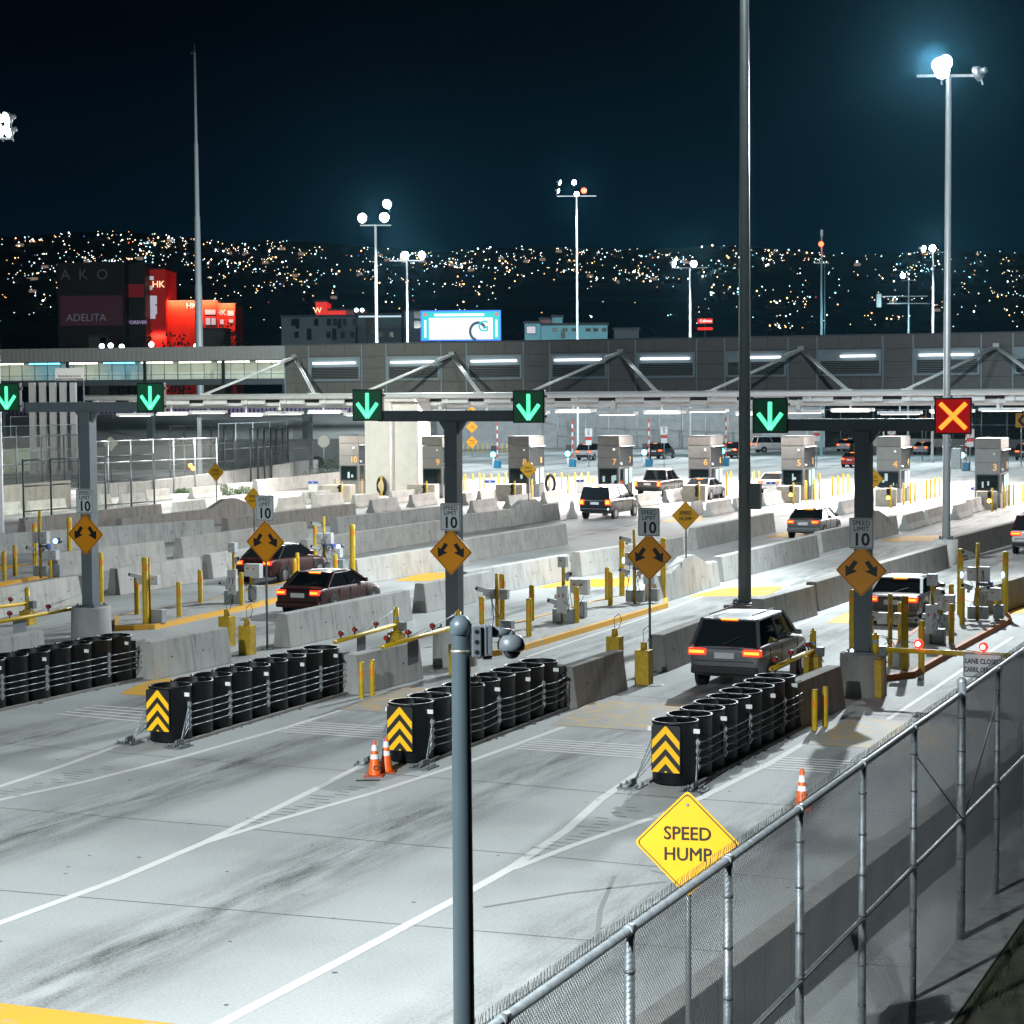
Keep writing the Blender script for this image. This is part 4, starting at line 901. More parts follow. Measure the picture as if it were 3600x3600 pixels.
for x1, yt, x2, yb, wh in ((1086, 1692, 1117, 1736, 'booth 10'), (1388, 1690, 1428, 1740, 'booth 9'), (1705, 1688, 1742, 1733, 'booth 8'), (2027, 1685, 2053, 1732, 'booth 7'), (2357, 1683, 2389, 1730, 'booth 6'), (2695, 1693, 2726, 1742, 'booth 5'), (3412, 1712, 3438, 1745, 'booth 3')):
    g = G((x1 + x2) / 2, yb); wd = (x2 - x1) * PXL(g)[2] / F / 2; o = thing('sign_box', 'white box sign with a blue top strip on the barriers before ' + wh, 'sign box', g, -R(8), 'blue topped box signs'); z = ZA(g, yt)
    MB().box(-wd, wd, -.2, .2, .0, z - .18).build('body', WHT, o, bevel=.02); MB().box(-wd * 1.03, wd * 1.03, -.22, .22, z - .18, z).build('blue_strip', BLUE, o); MB().box(-.05, .05, -.225, -.221, z - .13, z - .06).build('arrow_mark', WHT, o)
# lane exit signals and raised barrier arms past the booths
for px, py, xa, ya, yb, wh in ((1736, 1598, 1749, 1483, 1642, 'booth 9'), (1998, 1595, 2013, 1476, 1637, 'booth 8'), (2267, 1590, 2282, 1472, 1636, 'booth 7'), (2541, 1586, 2552, 1467, 1634, 'booth 6'), (2826, 1590, 2836, 1467, 1640, 'booth 5'), (3094, 1596, 3106, 1469, 1648, 'booth 4'), (3383, 1600, 3396, 1527, 1650, 'booth 3')):
    g = G(px, yb + 4); z = ZA(g, py); o = thing('lane_exit_light', f'glowing cyan exit signal on a white post past {wh}', 'traffic light', g, -YAW, 'cyan exit signals')
    MB().tube((0, 0, 0), (0, 0, z - .3), .13, n=12).build('post', WHT, o); MB().box(-.22, .22, -.15, .15, z - .35, z + .9).build('housing', DSTEEL, o, bevel=.03); MB().tube((0, -.151, z), (0, -.17, z), .27, n=16).build('lens', CYAN, o)
    g2 = G(xa, yb + 4); zt = ZA(g2, ya); o = thing('raised_barrier_arm', f'red and white barrier arm raised upright past {wh}', 'barrier arm', g2, -YAW, 'raised barrier arms')
    MB().box(-.3, .3, -.25, .25, 0, .75).build('motor_box', mat('teal_motor_box', (.02, .20, .36), .5), o, bevel=.03); nn = 9
    MB().tube((0, 0, .7), (0, 0, zt), .075, n=10).build('arm', WHT, o); mb = MB()
    for k in range(0, nn, 2): mb.tube((0, 0, 1.0 + (zt - 1) * k / nn), (0, 0, 1.0 + (zt - 1) * (k + 1) / nn), .079, n=10, caps=False)
    mb.build('red_stripes', mat('stripe_red', (.62, .07, .05), .5), o)
for px, yt, yb, wh in ((2070, 1506, 1642, 'booth 7'), (2335, 1499, 1640, 'booth 6'), (2871, 1490, 1644, 'booth 5'), (3134, 1496, 1650, 'booth 4'), (3410, 1508, 1654, 'booth 3')):
    g = G(px, yb); z = ZA(g, yt); o = thing('speed_limit_sign', f'small white speed limit 5 sign over a red and white panel past {wh}', 'road sign', g, -R(12), 'speed limit 5 signs')
    MB().tube((0, 0, 0), (0, 0, z - .1), .04, n=8).build('post', GALV, o); plate_sign(o, rect(.38, .42), 0, z - .42, WSIGN, BLACK, .95, -.05, .02); text('5', .46, BLACK, o, (0, -.066, z - .52), bold=.02); text('SPEED', .13, BLACK, o, (0, -.066, z - .14)); text('LIMIT', .13, BLACK, o, (0, -.066, z - .26))
    MB().plate(rect(.30, .14), -.05, -.045).build('red_panel', RED, o, (0, 0, z - 1.02)); MB().plate(rect(.30, .24), -.05, -.045).build('white_panel', WSIGN, o, (0, 0, z - 1.42))
g = G(1660, 1606); o = None
for yc, kind, words, lab in ((1449, 'curve', (), 'top amber diamond with a left curve arrow in the stack of three'), (1501, 'w', ('BE', 'PREPARED', 'TO STOP'), 'middle amber diamond in the stack of three'), (1554, 'w', ('SPEED', 'HUMP'), 'lowest amber diamond in the stack of three')):
    q = hump_sign(lab, g, ZA(g, yc), 1.05, 0, -R(10), words, OSIGN, 'stacked amber diamonds', post=(yc == 1554))
    if kind == 'curve':
        c = ZA(g, yc); mb = MB(); pts = [(.16, -.32), (.16, -.05), (.10, .08), (.0, .16), (-.08, .2)]
        for (x0, z0), (x1, z1) in zip(pts, pts[1:]): mb.bar((x0, -.06, c + z0), (x1, -.06, c + z1), .01, .12, up=Vector((0, 1, 0)))
        mb.plate([(-.30, c + .26), (-.06, c + .06), (-.02, c + .36)], -.064, -.056).build('curve_arrow', BLACK, q)
g = G(1182, 1630); hump_sign('yellow bump diamond on a thin post to the left of booth 10', g, ZA(g, 1522), .85, 0, -R(8), ('BUMP',), YSIGN, 'bump sign')
for px, py, s_, yb, lab in ((3242, 1478, .75, 1620, 'small yellow chevron board by the hedge behind the red X'), (3590, 1478, 1.35, 1640, 'larger yellow chevron board at the picture edge'), (2889, 1472, .75, 1600, 'yellow warning plate just under the gantry arm')):
    g = G(px, yb); z = ZA(g, py); o = thing('chevron_sign', lab, 'road sign', g, -R(6), 'yellow chevron boards'); w2, h2 = s_ * .42, s_ * .5
    MB().tube((0, 0, 0), (0, 0, z), .05, n=8).build('post', GALV, o); MB().plate([(-w2, z - h2), (w2, z - h2), (w2, z + h2), (-w2, z + h2)], -.06, -.05).build('panel', YSIGN, o)
    MB().plate([(-w2 * .7, z), (w2 * .1, z - h2 * .85), (w2 * .75, z - h2 * .85), (-w2 * .05, z), (w2 * .75, z + h2 * .85), (w2 * .1, z + h2 * .85)], -.068, -.062).build('chevron', BLACK, o)
# ---------------------------------------------------------------- vehicles
def paint(name, col, metal=.3, rough=.28): return mat(name, col, rough, metal, coat=.6)
CG = mat('car_glass', (.008, .010, .012), .05, spec=.8); PLATE = mat('licence_plate', (.60, .60, .62), .5); TRIM = mat('car_black_trim', (.012, .012, .012), .5); RIM = mat('wheel_rim', (.35, .36, .37), .3, .8)
SHAPE = {  # length, half width, body stations (y, low, belt, width factor), roof (base0, roof0, roof1, base1, belt z, roof z)
 'sedan': (4.75, .91, [(0, .40, .92, .86), (.06, .30, 1.00, .94), (.5, .24, 1.05, .99), (1.4, .22, 1.02, 1), (3.1, .22, 1.00, 1), (3.9, .24, .93, .98), (4.5, .28, .78, .92), (4.75, .36, .62, .80)], (.55, 1.25, 2.55, 3.45, 1.02, 1.45)),
 'suv': (4.85, .96, [(0, .45, 1.02, .90), (.06, .36, 1.12, .96), (.4, .28, 1.16, 1), (1.4, .26, 1.14, 1), (3.2, .26, 1.12, 1), (4.0, .28, 1.06, .98), (4.6, .32, .92, .93), (4.85, .42, .70, .82)], (.10, .50, 2.75, 3.55, 1.14, 1.76)),
 'van': (5.2, 1.0, [(0, .48, 1.12, .93), (.05, .40, 1.20, .98), (.4, .30, 1.24, 1), (1.6, .28, 1.22, 1), (3.4, .28, 1.2, 1), (4.3, .30, 1.12, .98), (5.0, .34, .98, .94), (5.2, .46, .76, .86)], (.05, .28, 3.1, 4.0, 1.20, 1.92)),
 'pickup': (5.7, 1.0, [(0, .55, 1.10, .96), (.04, .48, 1.16, 1), (.4, .36, 1.18, 1), (1.9, .34, 1.18, 1), (3.8, .32, 1.2, 1), (4.9, .34, 1.14, .98), (5.5, .40, 1.0, .94), (5.7, .5, .82, .88)], (1.75, 2.0, 3.4, 4.2, 1.18, 1.88))}
def vehicle(label, px, py, zl, style, m, roofm=None, yaw=-YAW, lights=True, tall=False, kind='car', front=False):
    g = G(px, py, zl); g.z = 0; ln, hw, st, (b0, r0, r1, b1, zb, zr) = SHAPE[style]
    o = thing('car' if style != 'pickup' else 'pickup_truck', label, kind, g, yaw, 'vehicles driving through the crossing'); mb = MB(); ring = 12
    for (y, lo, be, wf) in st:
        w_ = hw * wf
        for x, z in ((-.80, lo), (-.97, lo + .10), (-1.0, lo + (be - lo) * .45), (-.99, be - .13), (-.95, be - .04), (-.86, be), (.86, be), (.95, be - .04), (.99, be - .13), (1.0, lo + (be - lo) * .45), (.97, lo + .10), (.80, lo)): mb.v.append((x * w_, y, z))
    for j in range(len(st) - 1):
        for k in range(ring):
            q = (k + 1) % ring; mb.f.append((j * ring + k, j * ring + q, (j + 1) * ring + q, (j + 1) * ring + k)[::-1]); mb.m.append(0); mb.sm.append(True)
    e_ = len(st) - 1
    mb.f.append(tuple(range(ring))); mb.f.append(tuple(e_ * ring + k for k in range(ring - 1, -1, -1))); mb.m += [0, 0]; mb.sm += [False, False]
    body = mb.build('body', m, o); sb = body.modifiers.new('soft', 'SUBSURF'); sb.levels = 2; sb.render_levels = 2
    for y in (.95 if style != 'pickup' else 1.2, ln - .95):
        for sg in (-1, 1): MB().tube((sg * (hw - .12), y, .36), (sg * (hw + .004), y, .36), .40, n=22).build('wheel_arch', TRIM, o)
    if style != 'pickup':
        MB().box(-hw * .80, hw * .80, -.012, .02, zb - .40, zb - .385).build('tailgate_seam', TRIM, o); MB().box(-.22, .22, r0 - .06, r0 + .02, zr - .02, zr + .015).build('high_brake_lamp', TAILC if lights else RED, o)
        MB().bar((-.05, b0 - .02, zb + .03), (.34, b0 + (r0 - b0) * .35 - .03, zb + (zr - zb) * .35), .02, .02).build('rear_wiper', TRIM, o)
    for sg in (-1, 1):
        for y in (b0 + .75, (b0 + b1) / 2 + .1, b1 - .15): MB().box(min(sg * hw * .985, sg * hw * 1.001), max(sg * hw * .985, sg * hw * 1.001), y - .008, y + .008, .4, zb - .1).build('door_seam', TRIM, o)
    wb, wr = hw * .90, hw * .74
    A = [(-wb, b0, zb - .02), (wb, b0, zb - .02), (wb, b1, zb - .02), (-wb, b1, zb - .02)]; T = [(-wr, r0, zr), (wr, r0, zr), (wr, r1, zr), (-wr, r1, zr)]
    MB().poly([A[0], A[1], T[1], T[0]]).build('rear_window', CG, o); MB().poly([A[1], A[2], T[2], T[1]]).build('side_window', CG, o); MB().poly([A[3], A[0], T[0], T[3]]).build('side_window', CG, o); MB().poly([A[2], A[3], T[3], T[2]]).build('windscreen', CG, o)
    mb = MB()
    for p, q in zip(A, T): mb.bar(p, q, .09, .07)
    for sg in (-1, 1): mb.bar((sg * wb, (b0 + b1) / 2 + .1, zb), (sg * wr, (r0 + r1) / 2 + .1, zr), .08, .03)
    mb.build('pillar', roofm or m, o)
    i = MB(); n = 6
    prof = [(-1, -.03), (-.96, .015), (-.6, .05), (0, .062), (.6, .05), (.96, .015), (1, -.03)]
    i.v = [(x * (wr + .03), y, zr + z) for y, k in ((r0 - .04, .2), (r0 + .25, 1), (r1 - .3, 1), (r1 + .05, .2)) for x, z in [(x, z * k if z > 0 else z) for x, z in prof]]
    for a in range(3):
        for b in range(6): i.f.append((a * 7 + b, a * 7 + b + 1, a * 7 + b + 8, a * 7 + b + 7)); i.m.append(0); i.sm.append(True)
    for a in (0, 21): i.f.append(tuple(a + k for k in range(7))); i.m.append(0); i.sm.append(False)
    i.build('roof', roofm or m, o)
    for y in (.95 if style != 'pickup' else 1.2, ln - .95):
        for sg in (-1, 1):
            q = MB().tube((sg * (hw - .20), 0, 0), (sg * (hw + .008), 0, 0), .335, n=22).build('wheel', RUB, o, (0, y, .335)); MB().tube((sg * (hw + .0), 0, 0), (sg * (hw + .016), 0, 0), .21, n=18).build('rim', RIM, q)
    MB().box(-hw * .9, hw * .9, -.07, .10, st[1][1] + .06, st[1][1] + .26).build('bumper', TRIM if style in ('suv', 'pickup') else m, o, bevel=.04)
    MB().box(-.26, .26, -.02, -.008, zb - .32, zb - .17).build('licence_plate', PLATE, o)
    if style == 'sedan': tl = (.50, .86, zb - .24, zb - .07)
    elif style == 'pickup': tl = (.74, .95, zb - .42, zb - .02)
    elif style == 'suv': tl = (.50, .95, zb - .25, zb - .08)
    else: tl = (.66, .95, zb - .34, zb - .02)
    for sg in (-1, 1):
        x0, x1 = sorted((sg * tl[0] * hw, sg * tl[1] * hw * 1.04))
        q = MB().box(x0, x1, -.03, .14, tl[2], tl[3]).build('tail_lamp', TAIL if lights else RED, o, bevel=.03)
        if lights: MB().box(x0 + .04, x1 - .04, -.045, -.03, tl[2] + .05, tl[3] - .05).build('bulb', TAILC, q)
        MB().box(min(sg * hw, sg * (hw + .18)), max(sg * hw, sg * (hw + .18)), b1 - .55, b1 - .40, zb, zb + .14).build('mirror', m, o, bevel=.03)
    if style == 'suv': MB().bar((-wr * .8, r0 + .1, zr + .10), (-wr * .8, r1 - .3, zr + .10), .03, .03).bar((wr * .8, r0 + .1, zr + .10), (wr * .8, r1 - .3, zr + .10), .03, .03).build('roof_rail', TRIM, o)
    return o
SIL = mat('silver_car_paint', (.15, .16, .17), .42, .5, coat=.25); DRK = paint('black_car_paint', (.012, .013, .016)); BRN = paint('brown_grey_car_paint', (.10, .085, .075), .5); WHC = paint('white_car_paint', (.45, .45, .47), 0, .3); MAR = mat('dark_red_car_paint', (.030, .0025, .0035), .45, .2, coat=.2); GRY = paint('grey_car_paint', (.13, .14, .16), .5); TEA = paint('teal_black_car_paint', (.012, .03, .04), .3)
vehicle('silver SUV with lit tail lamps passing the barrels near the middle', 2546, 2290, 1.0, 'suv', SIL)
vehicle('black truck with square lit tail lamps behind the K shaped barriers', 2090, 1767, 1.0, 'van', DRK)
vehicle('brown grey pickup with a loaded bed beside booth 7', 2275, 1699, 1.0, 'pickup', BRN)
vehicle('silver sedan just in front of booth 6', 2441, 1714, .9, 'sedan', SIL); vehicle('white sedan partly hidden behind the dark tall lamp post and booth 5', 2702, 1692, .9, 'sedan', WHC)
vehicle('silver sedan crossing the yellow hump before booth 5', 2822, 1834, .88, 'sedan', SIL, DRK); vehicle('grey brown sedan braking behind the right gantry post', 3136, 2100, .93, 'sedan', BRN, SIL)
vehicle('white car with red rear window cut by the picture edge', 3628, 1879, .95, 'suv', WHC, MAR)
vehicle('dark red sedan in the lane behind the long grey barrier', 1046, 2080, .90, 'sedan', MAR); vehicle('dark maroon sedan one lane behind the other red car', 889, 1976, .90, 'sedan', MAR, DRK)
vehicle('white hatchback leaving past booth 8', 2051, 1587, 1.0, 'suv', WHC, DRK); vehicle('teal black hatchback leaving between booths 7 and 6', 2299, 1583, 1.0, 'suv', TEA)
vehicle('black car leaving just past booth 6', 2562, 1581, 1.0, 'suv', DRK); vehicle('white van turning behind the dark tall lamp post', 2650, 1562, 1.0, 'van', WHC, None, -R(75)); vehicle('white sedan leaving past booth 5', 2964, 1562, .9, 'sedan', WHC, DRK)
vehicle('white car to the left of the white lamp pole past booth 4', 3236, 1572, .9, 'sedan', WHC, DRK); vehicle('small red car between booth 5 and the right gantry post', 2986, 1612, .9, 'sedan', paint('bright_red_car_paint', (.35, .012, .015)), DRK); vehicle('black car with red lamps at the picture edge past booth 3', 3600, 1586, 1.0, 'suv', DRK)
vehicle('white car behind the yellow delineators past booth 8', 1960, 1545, .9, 'sedan', WHC, DRK, -R(78)); vehicle('dark car on the far road above booth 7', 2125, 1507, .9, 'sedan', GRY, DRK, -R(80)); vehicle('black car on the far road above booth 6', 2385, 1530, .9, 'suv', DRK, None, -R(80))
vehicle('white van on the far road beside the white pier', 1480, 1508, 1.0, 'van', WHC, GRY, -R(75)); vehicle('pale van on the far road behind the stacked amber diamonds', 1640, 1512, 1.0, 'van', WHC, GRY, -R(75)); vehicle('dark car on the far road left of the white pier', 1130, 1516, .9, 'van', GRY, DRK, -R(78))
# ---------------------------------------------------------------- inspection canopy
W0 = AT(2221, 1236, 150); W0.z = 0
CW = mat('canopy_white_steel', (.72, .73, .74), .45, .1, var=.08, scale=2); PAN = mat('canopy_dark_panel', (.105, .10, .098), .55, .1, var=.16, scale=1.5); PILC = mat('panel_edge_steel', (.20, .25, .28), .45, .3)
o = thing('inspection_canopy', 'long dark panelled inspection canopy with white roof trusses over the booths', 'canopy', W0, -YAW)
t0, t1 = -29.1, 46.0; zw0, zw1 = 7.35, 11.3
MB().box(t0, t1, 0, .5, zw0, zw1).build('wall', PAN, o)
MB().box(t0 - .05, t1, -.06, .6, zw1, zw1 + .10).build('coping', DSTEEL, o)
mb = MB(); k = t0 + 1.0
per = 6.8
mb2 = MB(); mb3 = MB(); apex = []
c0 = -27.95
for j in range(-1, 12):
    c = c0 + per * j                                   # pilaster centre: 2.1 m wide panel strip
    for x in (c - 1.06, c + 1.06):
        if t0 < x < t1: MB().box(x - .05, x + .05, -.07, 0, zw0, zw1 - .02).build('panel_edge', PILC, o)
    for z in (8.35, 9.45, 10.35):
        if t0 < c - 1 < t1: mb2.box(max(t0, c - 1.0), min(t1, c + 1.0), -.012, -.003, z, z + .03)
    for z in (10.42, 8.38):
        if t0 < c + 2: mb2.box(c + 1.15, min(t1, c + per - 1.15), -.012, -.003, z, z + .02)
    for x in (c + 2.6, c + 4.2):
        if t0 < x < t1: mb2.box(x, x + .02, -.012, -.003, zw0, 8.38); mb2.box(x, x + .02, -.012, -.003, 10.42, zw1)
mb2.build('panel_joint', BLACK, o)
for j in range(0, 11):
    c = c0 + per * j + per / 2
    if c > t1 - 2: continue
    x0, x1 = c - 2.25, c + 2.25; fr = MB().box(x0, x1, -.14, -.005, 8.50, 8.64).box(x0, x1, -.14, -.005, 10.20, 10.34).box(x0, x0 + .16, -.14, -.005, 8.64, 10.20).box(x1 - .16, x1, -.14, -.005, 8.64, 10.20).box(x0 + .16, x1 - .16, -.05, -.005, 9.55, 10.20).build('louvre_frame', PILC, o)
    lv = MB()
    for z in range(7): lv.bar((x0 + .16, -.06, 8.70 + z * .125), (x1 - .16, -.06, 8.70 + z * .125), .11, .02)
    lv.build('louvre', mat('louvre_grey', (.24, .26, .27), .5, .3), fr); MB().box(x0 + .16, x1 - .16, -.02, -.008, 8.64, 9.55).build('louvre_back', BLACK, fr)
    for kk in range(3):
        if random.random() < .06: continue
        MB().box(x0 + .35 + kk * 1.25, x0 + 1.56 + kk * 1.25, -.22, -.10, 9.82, 9.95).build('strip_light', STRIP, fr)
# braces from the wall down to the roof edge
for j in range(0, 6):
    x = c0 + 13.6 * j
    MB().box(x - .22, x + .22, -.5, -.02, 10.2, 10.62).bar((x, -.2, 10.4), (x - 1.1, -.7, 10.05), .25, .22).bar((x, -.2, 10.4), (x + .6, -.75, 9.9), .25, .22).build('brace_bracket', GALV, o)
    mb = MB()
    for dx in (-4.9, 4.6):
        for off in (-.09, .09): mb.tube((x + off, -.4, 10.35), (x + dx + off, -5.7, 7.55), .065, n=10)
        mb.box(x + dx - .4, x + dx + .4, -5.9, -5.5, 7.48, 7.58)
    mb.build('roof_brace', CW, o)
tL = -44
MB().box(tL, t1, -5.6, 26, 7.12, 7.30).build('roof', CW, o); MB().tube((tL, -5.75, 7.32), (t1, -5.75, 7.32), .21, n=16).build('edge_tube', CW, o)
MB().bar((tL, -4.6, 6.72), (t1, -4.6, 6.72), .35, .20).bar((tL, 3, 6.55), (t1, 3, 6.55), .35, .35).bar((tL, 12, 6.55), (t1, 12, 6.55), .35, .35).build('girder', CW, o)
mb = MB(); x = tL + 1
while x < t1: mb.box(x - .12, x + .12, -5.5, 22, 6.75, 7.12); x += 3.4
mb.build('rib', CW, o)
mb = MB(); x = tL + .5
while x < t1 - 3: mb.box(x, x + 2.1, -5.35, -5.25, 6.76, 7.08); x += 3.4
mb.build('fascia_panel', CW, o); MB().box(tL, t1, -4.95, -4.9, 6.86, 7.1).build('fascia_shade', BLACK, o)  # black sheet paints the dark of the openings between fascia panels
mb = MB(); st_ = []
x = tL + 2; kk = 0
while x < t1 - 3:
    z = 5.85 + .1 * (kk % 3); mb.box(x, x + 2.9, -4.3 + .6 * (kk % 2), -3.4 + .6 * (kk % 2), z, z + .22); mb.box(x + 1.4, x + 1.5, -3.9, -3.8, z + .2, 7.1); st_.append((x, z)); x += 3.4; kk += 1
mb.build('light_trough', CW, o)
mb = MB()
for x, z in st_: mb.box(x + .2, x + 2.7, -4.15, -3.5, z - .03, z - .005)
mb.build('tube_light', glow('canopy_tube_light', (1.0, .93, .88), 5.0), o)
for x in (-26.5, -13, .5, 14, 27.5): MB().ball((0, 0, 0), .16, 10).tube((0, 0, 0), (0, 0, .5), .05, n=8).build('dome_camera', WHT, o, (x, -5.4, 6.4))
# wide pier
pb = G(1374, 1742); o = thing('concrete_pier', 'wide white concrete pier between booths 10 and 9', 'pier', pb, -R(28)); MB().box(-2.2, 0, 0, 2.4, 0, 6.9).build('shaft', mat('white_pier_concrete', (.74, .70, .66), .8, var=.10, scale=1.2, bump=.1), o, bevel=.03)
MB().box(0.004, 2.05, .6, 2.4, 0, 6.9).build('wing', mat('white_pier_concrete', ()), o, bevel=.03); MB().box(-2.3, 2.15, -.1, 2.5, 6.9, 7.1).build('capital', mat('white_pier_concrete', ()), o)
for px, yb in ((2390, 1640), (3020, 1650)):
    pass
# tyre rings by the booths
for px, yb, wh in ((1342, 1742, 'booth 10'), (1935, 1733, 'booth 8')):
    q = MB(); q.lathe([(.62 + .12 * math.cos(t), .12 * math.sin(t)) for t in [k * 2 * math.pi / 10 for k in range(11)]], 24); o = q.build('rubber_ring', RUB, loc=G(px, yb) + UP * .7); o.rotation_euler = (math.pi / 2, 0, -R(60)); tag(o, 'large black rubber ring leaning beside ' + wh, 'tyre', 'rubber rings at the booths')
# ---------------------------------------------------------------- light poles
POLE = mat('pale_pole', (.50, .52, .54), .42, .2, var=.08, scale=3); POLED = mat('dull_pole', (.16, .185, .18), .45, .3, var=.15, scale=3)
def flood_head(o, x, y, z, yaw, tilt, lit=True, k=1.0):
    """Flood lamp; yaw 0 faces the camera."""
    q = MB().tube((0, 0, 0), (0, .22 * k, 0), .34 * k, .26 * k, 18).tube((0, .22 * k, 0), (0, .48 * k, 0), .14 * k, .12 * k, 12).bar((0, .15 * k, -.3 * k), (0, .15 * k, -.55 * k), .06, .06).build('flood_head', GALV, o, (x, y, z))
    MB().tube((0, -.02, 0), (0, -.005, 0), .30 * k, n=18).build('lens', LAMPW if lit else WHT, q); q.rotation_euler = (tilt, 0, yaw); return q
def spot(name, loc, tgt, power, size=150, blend=.6, col=(.88, .97, 1.0), rad=.35):
    l = bpy.data.lights.new(name, 'SPOT'); l.energy = power; l.spot_size = R(size); l.spot_blend = blend; l.color = col; l.shadow_soft_size = rad
    q = bpy.data.objects.new(name, l); C.objects.link(q); q.location = loc; q.rotation_euler = (Vector(tgt) - Vector(loc)).to_track_quat('-Z', 'Y').to_euler(); return q
def pole(label, base, ztop, r0, r1, m, heads, flange=True, z0=0.0, k=1.0, red=False, cat='lamp post'):
    o = thing('floodlight_pole', label, cat, Vector((base.x, base.y, z0)), 0, 'tall floodlight poles'); hz = ztop - z0
    MB().lathe([(r0, 0), (r1, hz), (.001, hz + .02)], 28).build('shaft', m, o)
    if flange:
        mb = MB().lathe([(r0 * 1.9, 0), (r0 * 1.9, .05), (r0, .05)], 28)
        for a in range(8): mb.tube((r0 * 1.6 * math.cos(a * .785), r0 * 1.6 * math.sin(a * .785), .05), (r0 * 1.6 * math.cos(a * .785), r0 * 1.6 * math.sin(a * .785), .15), .035, n=8)
        mb.build('flange', GALD, o)
    if heads:
        w_ = max(abs(h[0]) for h in heads) + .2; MB().box(-w_, w_, -.06, .06, hz - .1, hz).build('crossarm', GALV, o)
        for x, dz, yaw, tilt, lit in heads: flood_head(o, x, -.1, hz + dz, yaw, tilt, lit, k)
    if red: MB().ball((0, 0, 0), .35, 10).build('aviation_lamp', glow('aviation_red', (1, .08, .03), 8), o, (1.0 * k, 0, hz + .6))
    return o
pr = G(3326, 1984); zt = ZA(pr, 262)
pole('bright white floodlight pole rising behind the red X signal', pr, zt, .175, .12, mat('white_pole_paint', (.20, .215, .225), .42, .2, var=.08, scale=3), [(-.42, .38, .1, .1, True), (-.15, .50, .35, .1, True), (-.3, .12, -.1, .1, True), (1.15, .0, -2.3, .3, False)], z0=1.08)
tag(MB().lathe([(.5, 0), (.5, 1.08), (.001, 1.08)], 28).build('pole_pedestal', CON, loc=pr), 'round concrete pedestal under the white floodlight pole', 'pedestal', 'round pole pedestals')
q = MB().box(-.2, .2, -.15, .15, -.45, .45).build('control_cabinet', GALV, loc=pr + P * .42 + UP * ZA(pr, 1612), rz=-YAW, bevel=.02); tag(q, 'grey control cabinet strapped to the white floodlight pole', 'cabinet', 'cabinets on poles')
pc = G(2618, 2190); pole('dark grey tall lamp post whose top leaves the picture', pc, 30.5, .215, .10, POLED, [(-.5, .3, .3, .5, True), (.5, .3, -.3, .5, True), (0, .9, 2.2, .5, True)], z0=.62)
tag(MB().box(-.55, .55, -.55, .55, 0, .62).build('pole_pedestal', CON2, loc=pc, rz=-YAW, bevel=.02), 'square concrete pedestal under the dark tall lamp post', 'pedestal')
q = MB().box(-.18, .18, -.13, .13, -.42, .42).build('control_cabinet', GALD, loc=pc + P * .36 + UP * ZA(pc, 1744), rz=-YAW, bevel=.02); tag(q, 'dark cabinet strapped to the tall dark lamp post', 'cabinet', 'cabinets on poles')
def farpole(label, px, py, d, rad, heads, k=1.0, red=False, m=POLE): 
    p = AT(px, py, d); return pole(label, p, p.z, rad, rad * .6, m, heads, False, 0, k, red), p
L2, p2 = farpole('floodlight pole with three lamps, taller of the two left of the bright billboard', 1320, 790, 172, .16, [(-1.1, .55, .5, .1, True), (.75, .6, .1, .1, True), (1.0, 1.7, -.5, .3, True)], 1.25)
L3, p3 = farpole('shorter floodlight pole just left of the bright billboard', 1430, 915, 215, .16, [(-.2, .5, .1, .1, True), (1.6, .5, -.6, .2, True)], 1.35)
L4, p4 = farpole('thin floodlight pole with a red lamp above the teal building', 2027, 688, 250, .16, [(.0, .2, .1, .1, True), (-.3, 1.6, .1, .1, True), (-2.2, .6, 1.3, .3, True), (-2.0, 1.6, 1.3, .3, True)], .9, True)
L5, p5 = farpole('low floodlight pole left of the dark tall lamp post', 2426, 940, 232, .16, [(.4, .4, .1, .1, True), (-1.8, .4, 1.0, .3, True)], 1.2)
L7, p7 = farpole('floodlight pole with two cross arms and an antenna panel', 3195, 985, 230, .14, [(-.7, .5, .1, .1, True)], .9)
hz = p7.z; mb = MB().bar((-3, 0, hz - 1.8), (2.1, 0, hz - 1.8), .10, .10).bar((-2.4, 0, hz - 2.6), (2.1, 0, hz - 2.6), .10, .10).box(-3.6, -3.1, -.1, .1, hz - 3.0, hz - 1.5); mb.build('antenna_arm', WHT, L7)
L8, p8 = farpole('floodlight pole just left of the white lamp pole', 3281, 885, 209, .15, [(-.1, .35, .1, .1, True), (-1.0, .3, .8, .2, True)], 1.1)
p6 = AT(2889, 830, 230); o = thing('antenna_mast', 'thin cyan lit mast with a red lamp near its top', 'mast', Vector((p6.x, p6.y, 0)), 0); MB().tube((0, 0, 0), (0, 0, p6.z), .16, .10, 10).tube((.35, 0, 5), (.35, 0, p6.z - 3), .035, n=6).build('shaft', mat('cyan_lit_mast', (.35, .55, .6), .4, .3), o); MB().box(-.12, .12, -.12, .12, 0, .7).bar((-.8, 0, -3), (.8, 0, -3), .1, .1).build('mast_head', WHT, o, (0, 0, p6.z)); MB().ball((0, 0, 0), .30, 10).build('aviation_lamp', glow('aviation_red', ()), o, (-.1, -.2, p6.z - .9))  # cyan light is put into the shaft's base colour
pm = AT(684, 185, 246); o = thing('monopole_mast', 'tall stepped steel monopole above the caged walkway', 'mast', Vector((pm.x, pm.y, 5)), 0); hh = pm.z - 5
MB().lathe([(.50, 0), (.45, hh * .36), (.40, hh * .362), (.35, hh * .55), (.29, hh * .552), (.25, hh * .75), (.19, hh * .752), (.15, hh), (.001, hh)], 20).build('shaft', mat('monopole_steel', (.30, .33, .35), .5, .2), o)
MB().tube((0, 0, hh), (0, 0, hh + 1.1), .03, n=6).tube((0, 0, hh + .2), (0, 0, hh + .25), .12, n=8).bar((-.45, 0, hh - .05), (.1, 0, hh - .05), .08, .08).build('aerial', GALD, o)
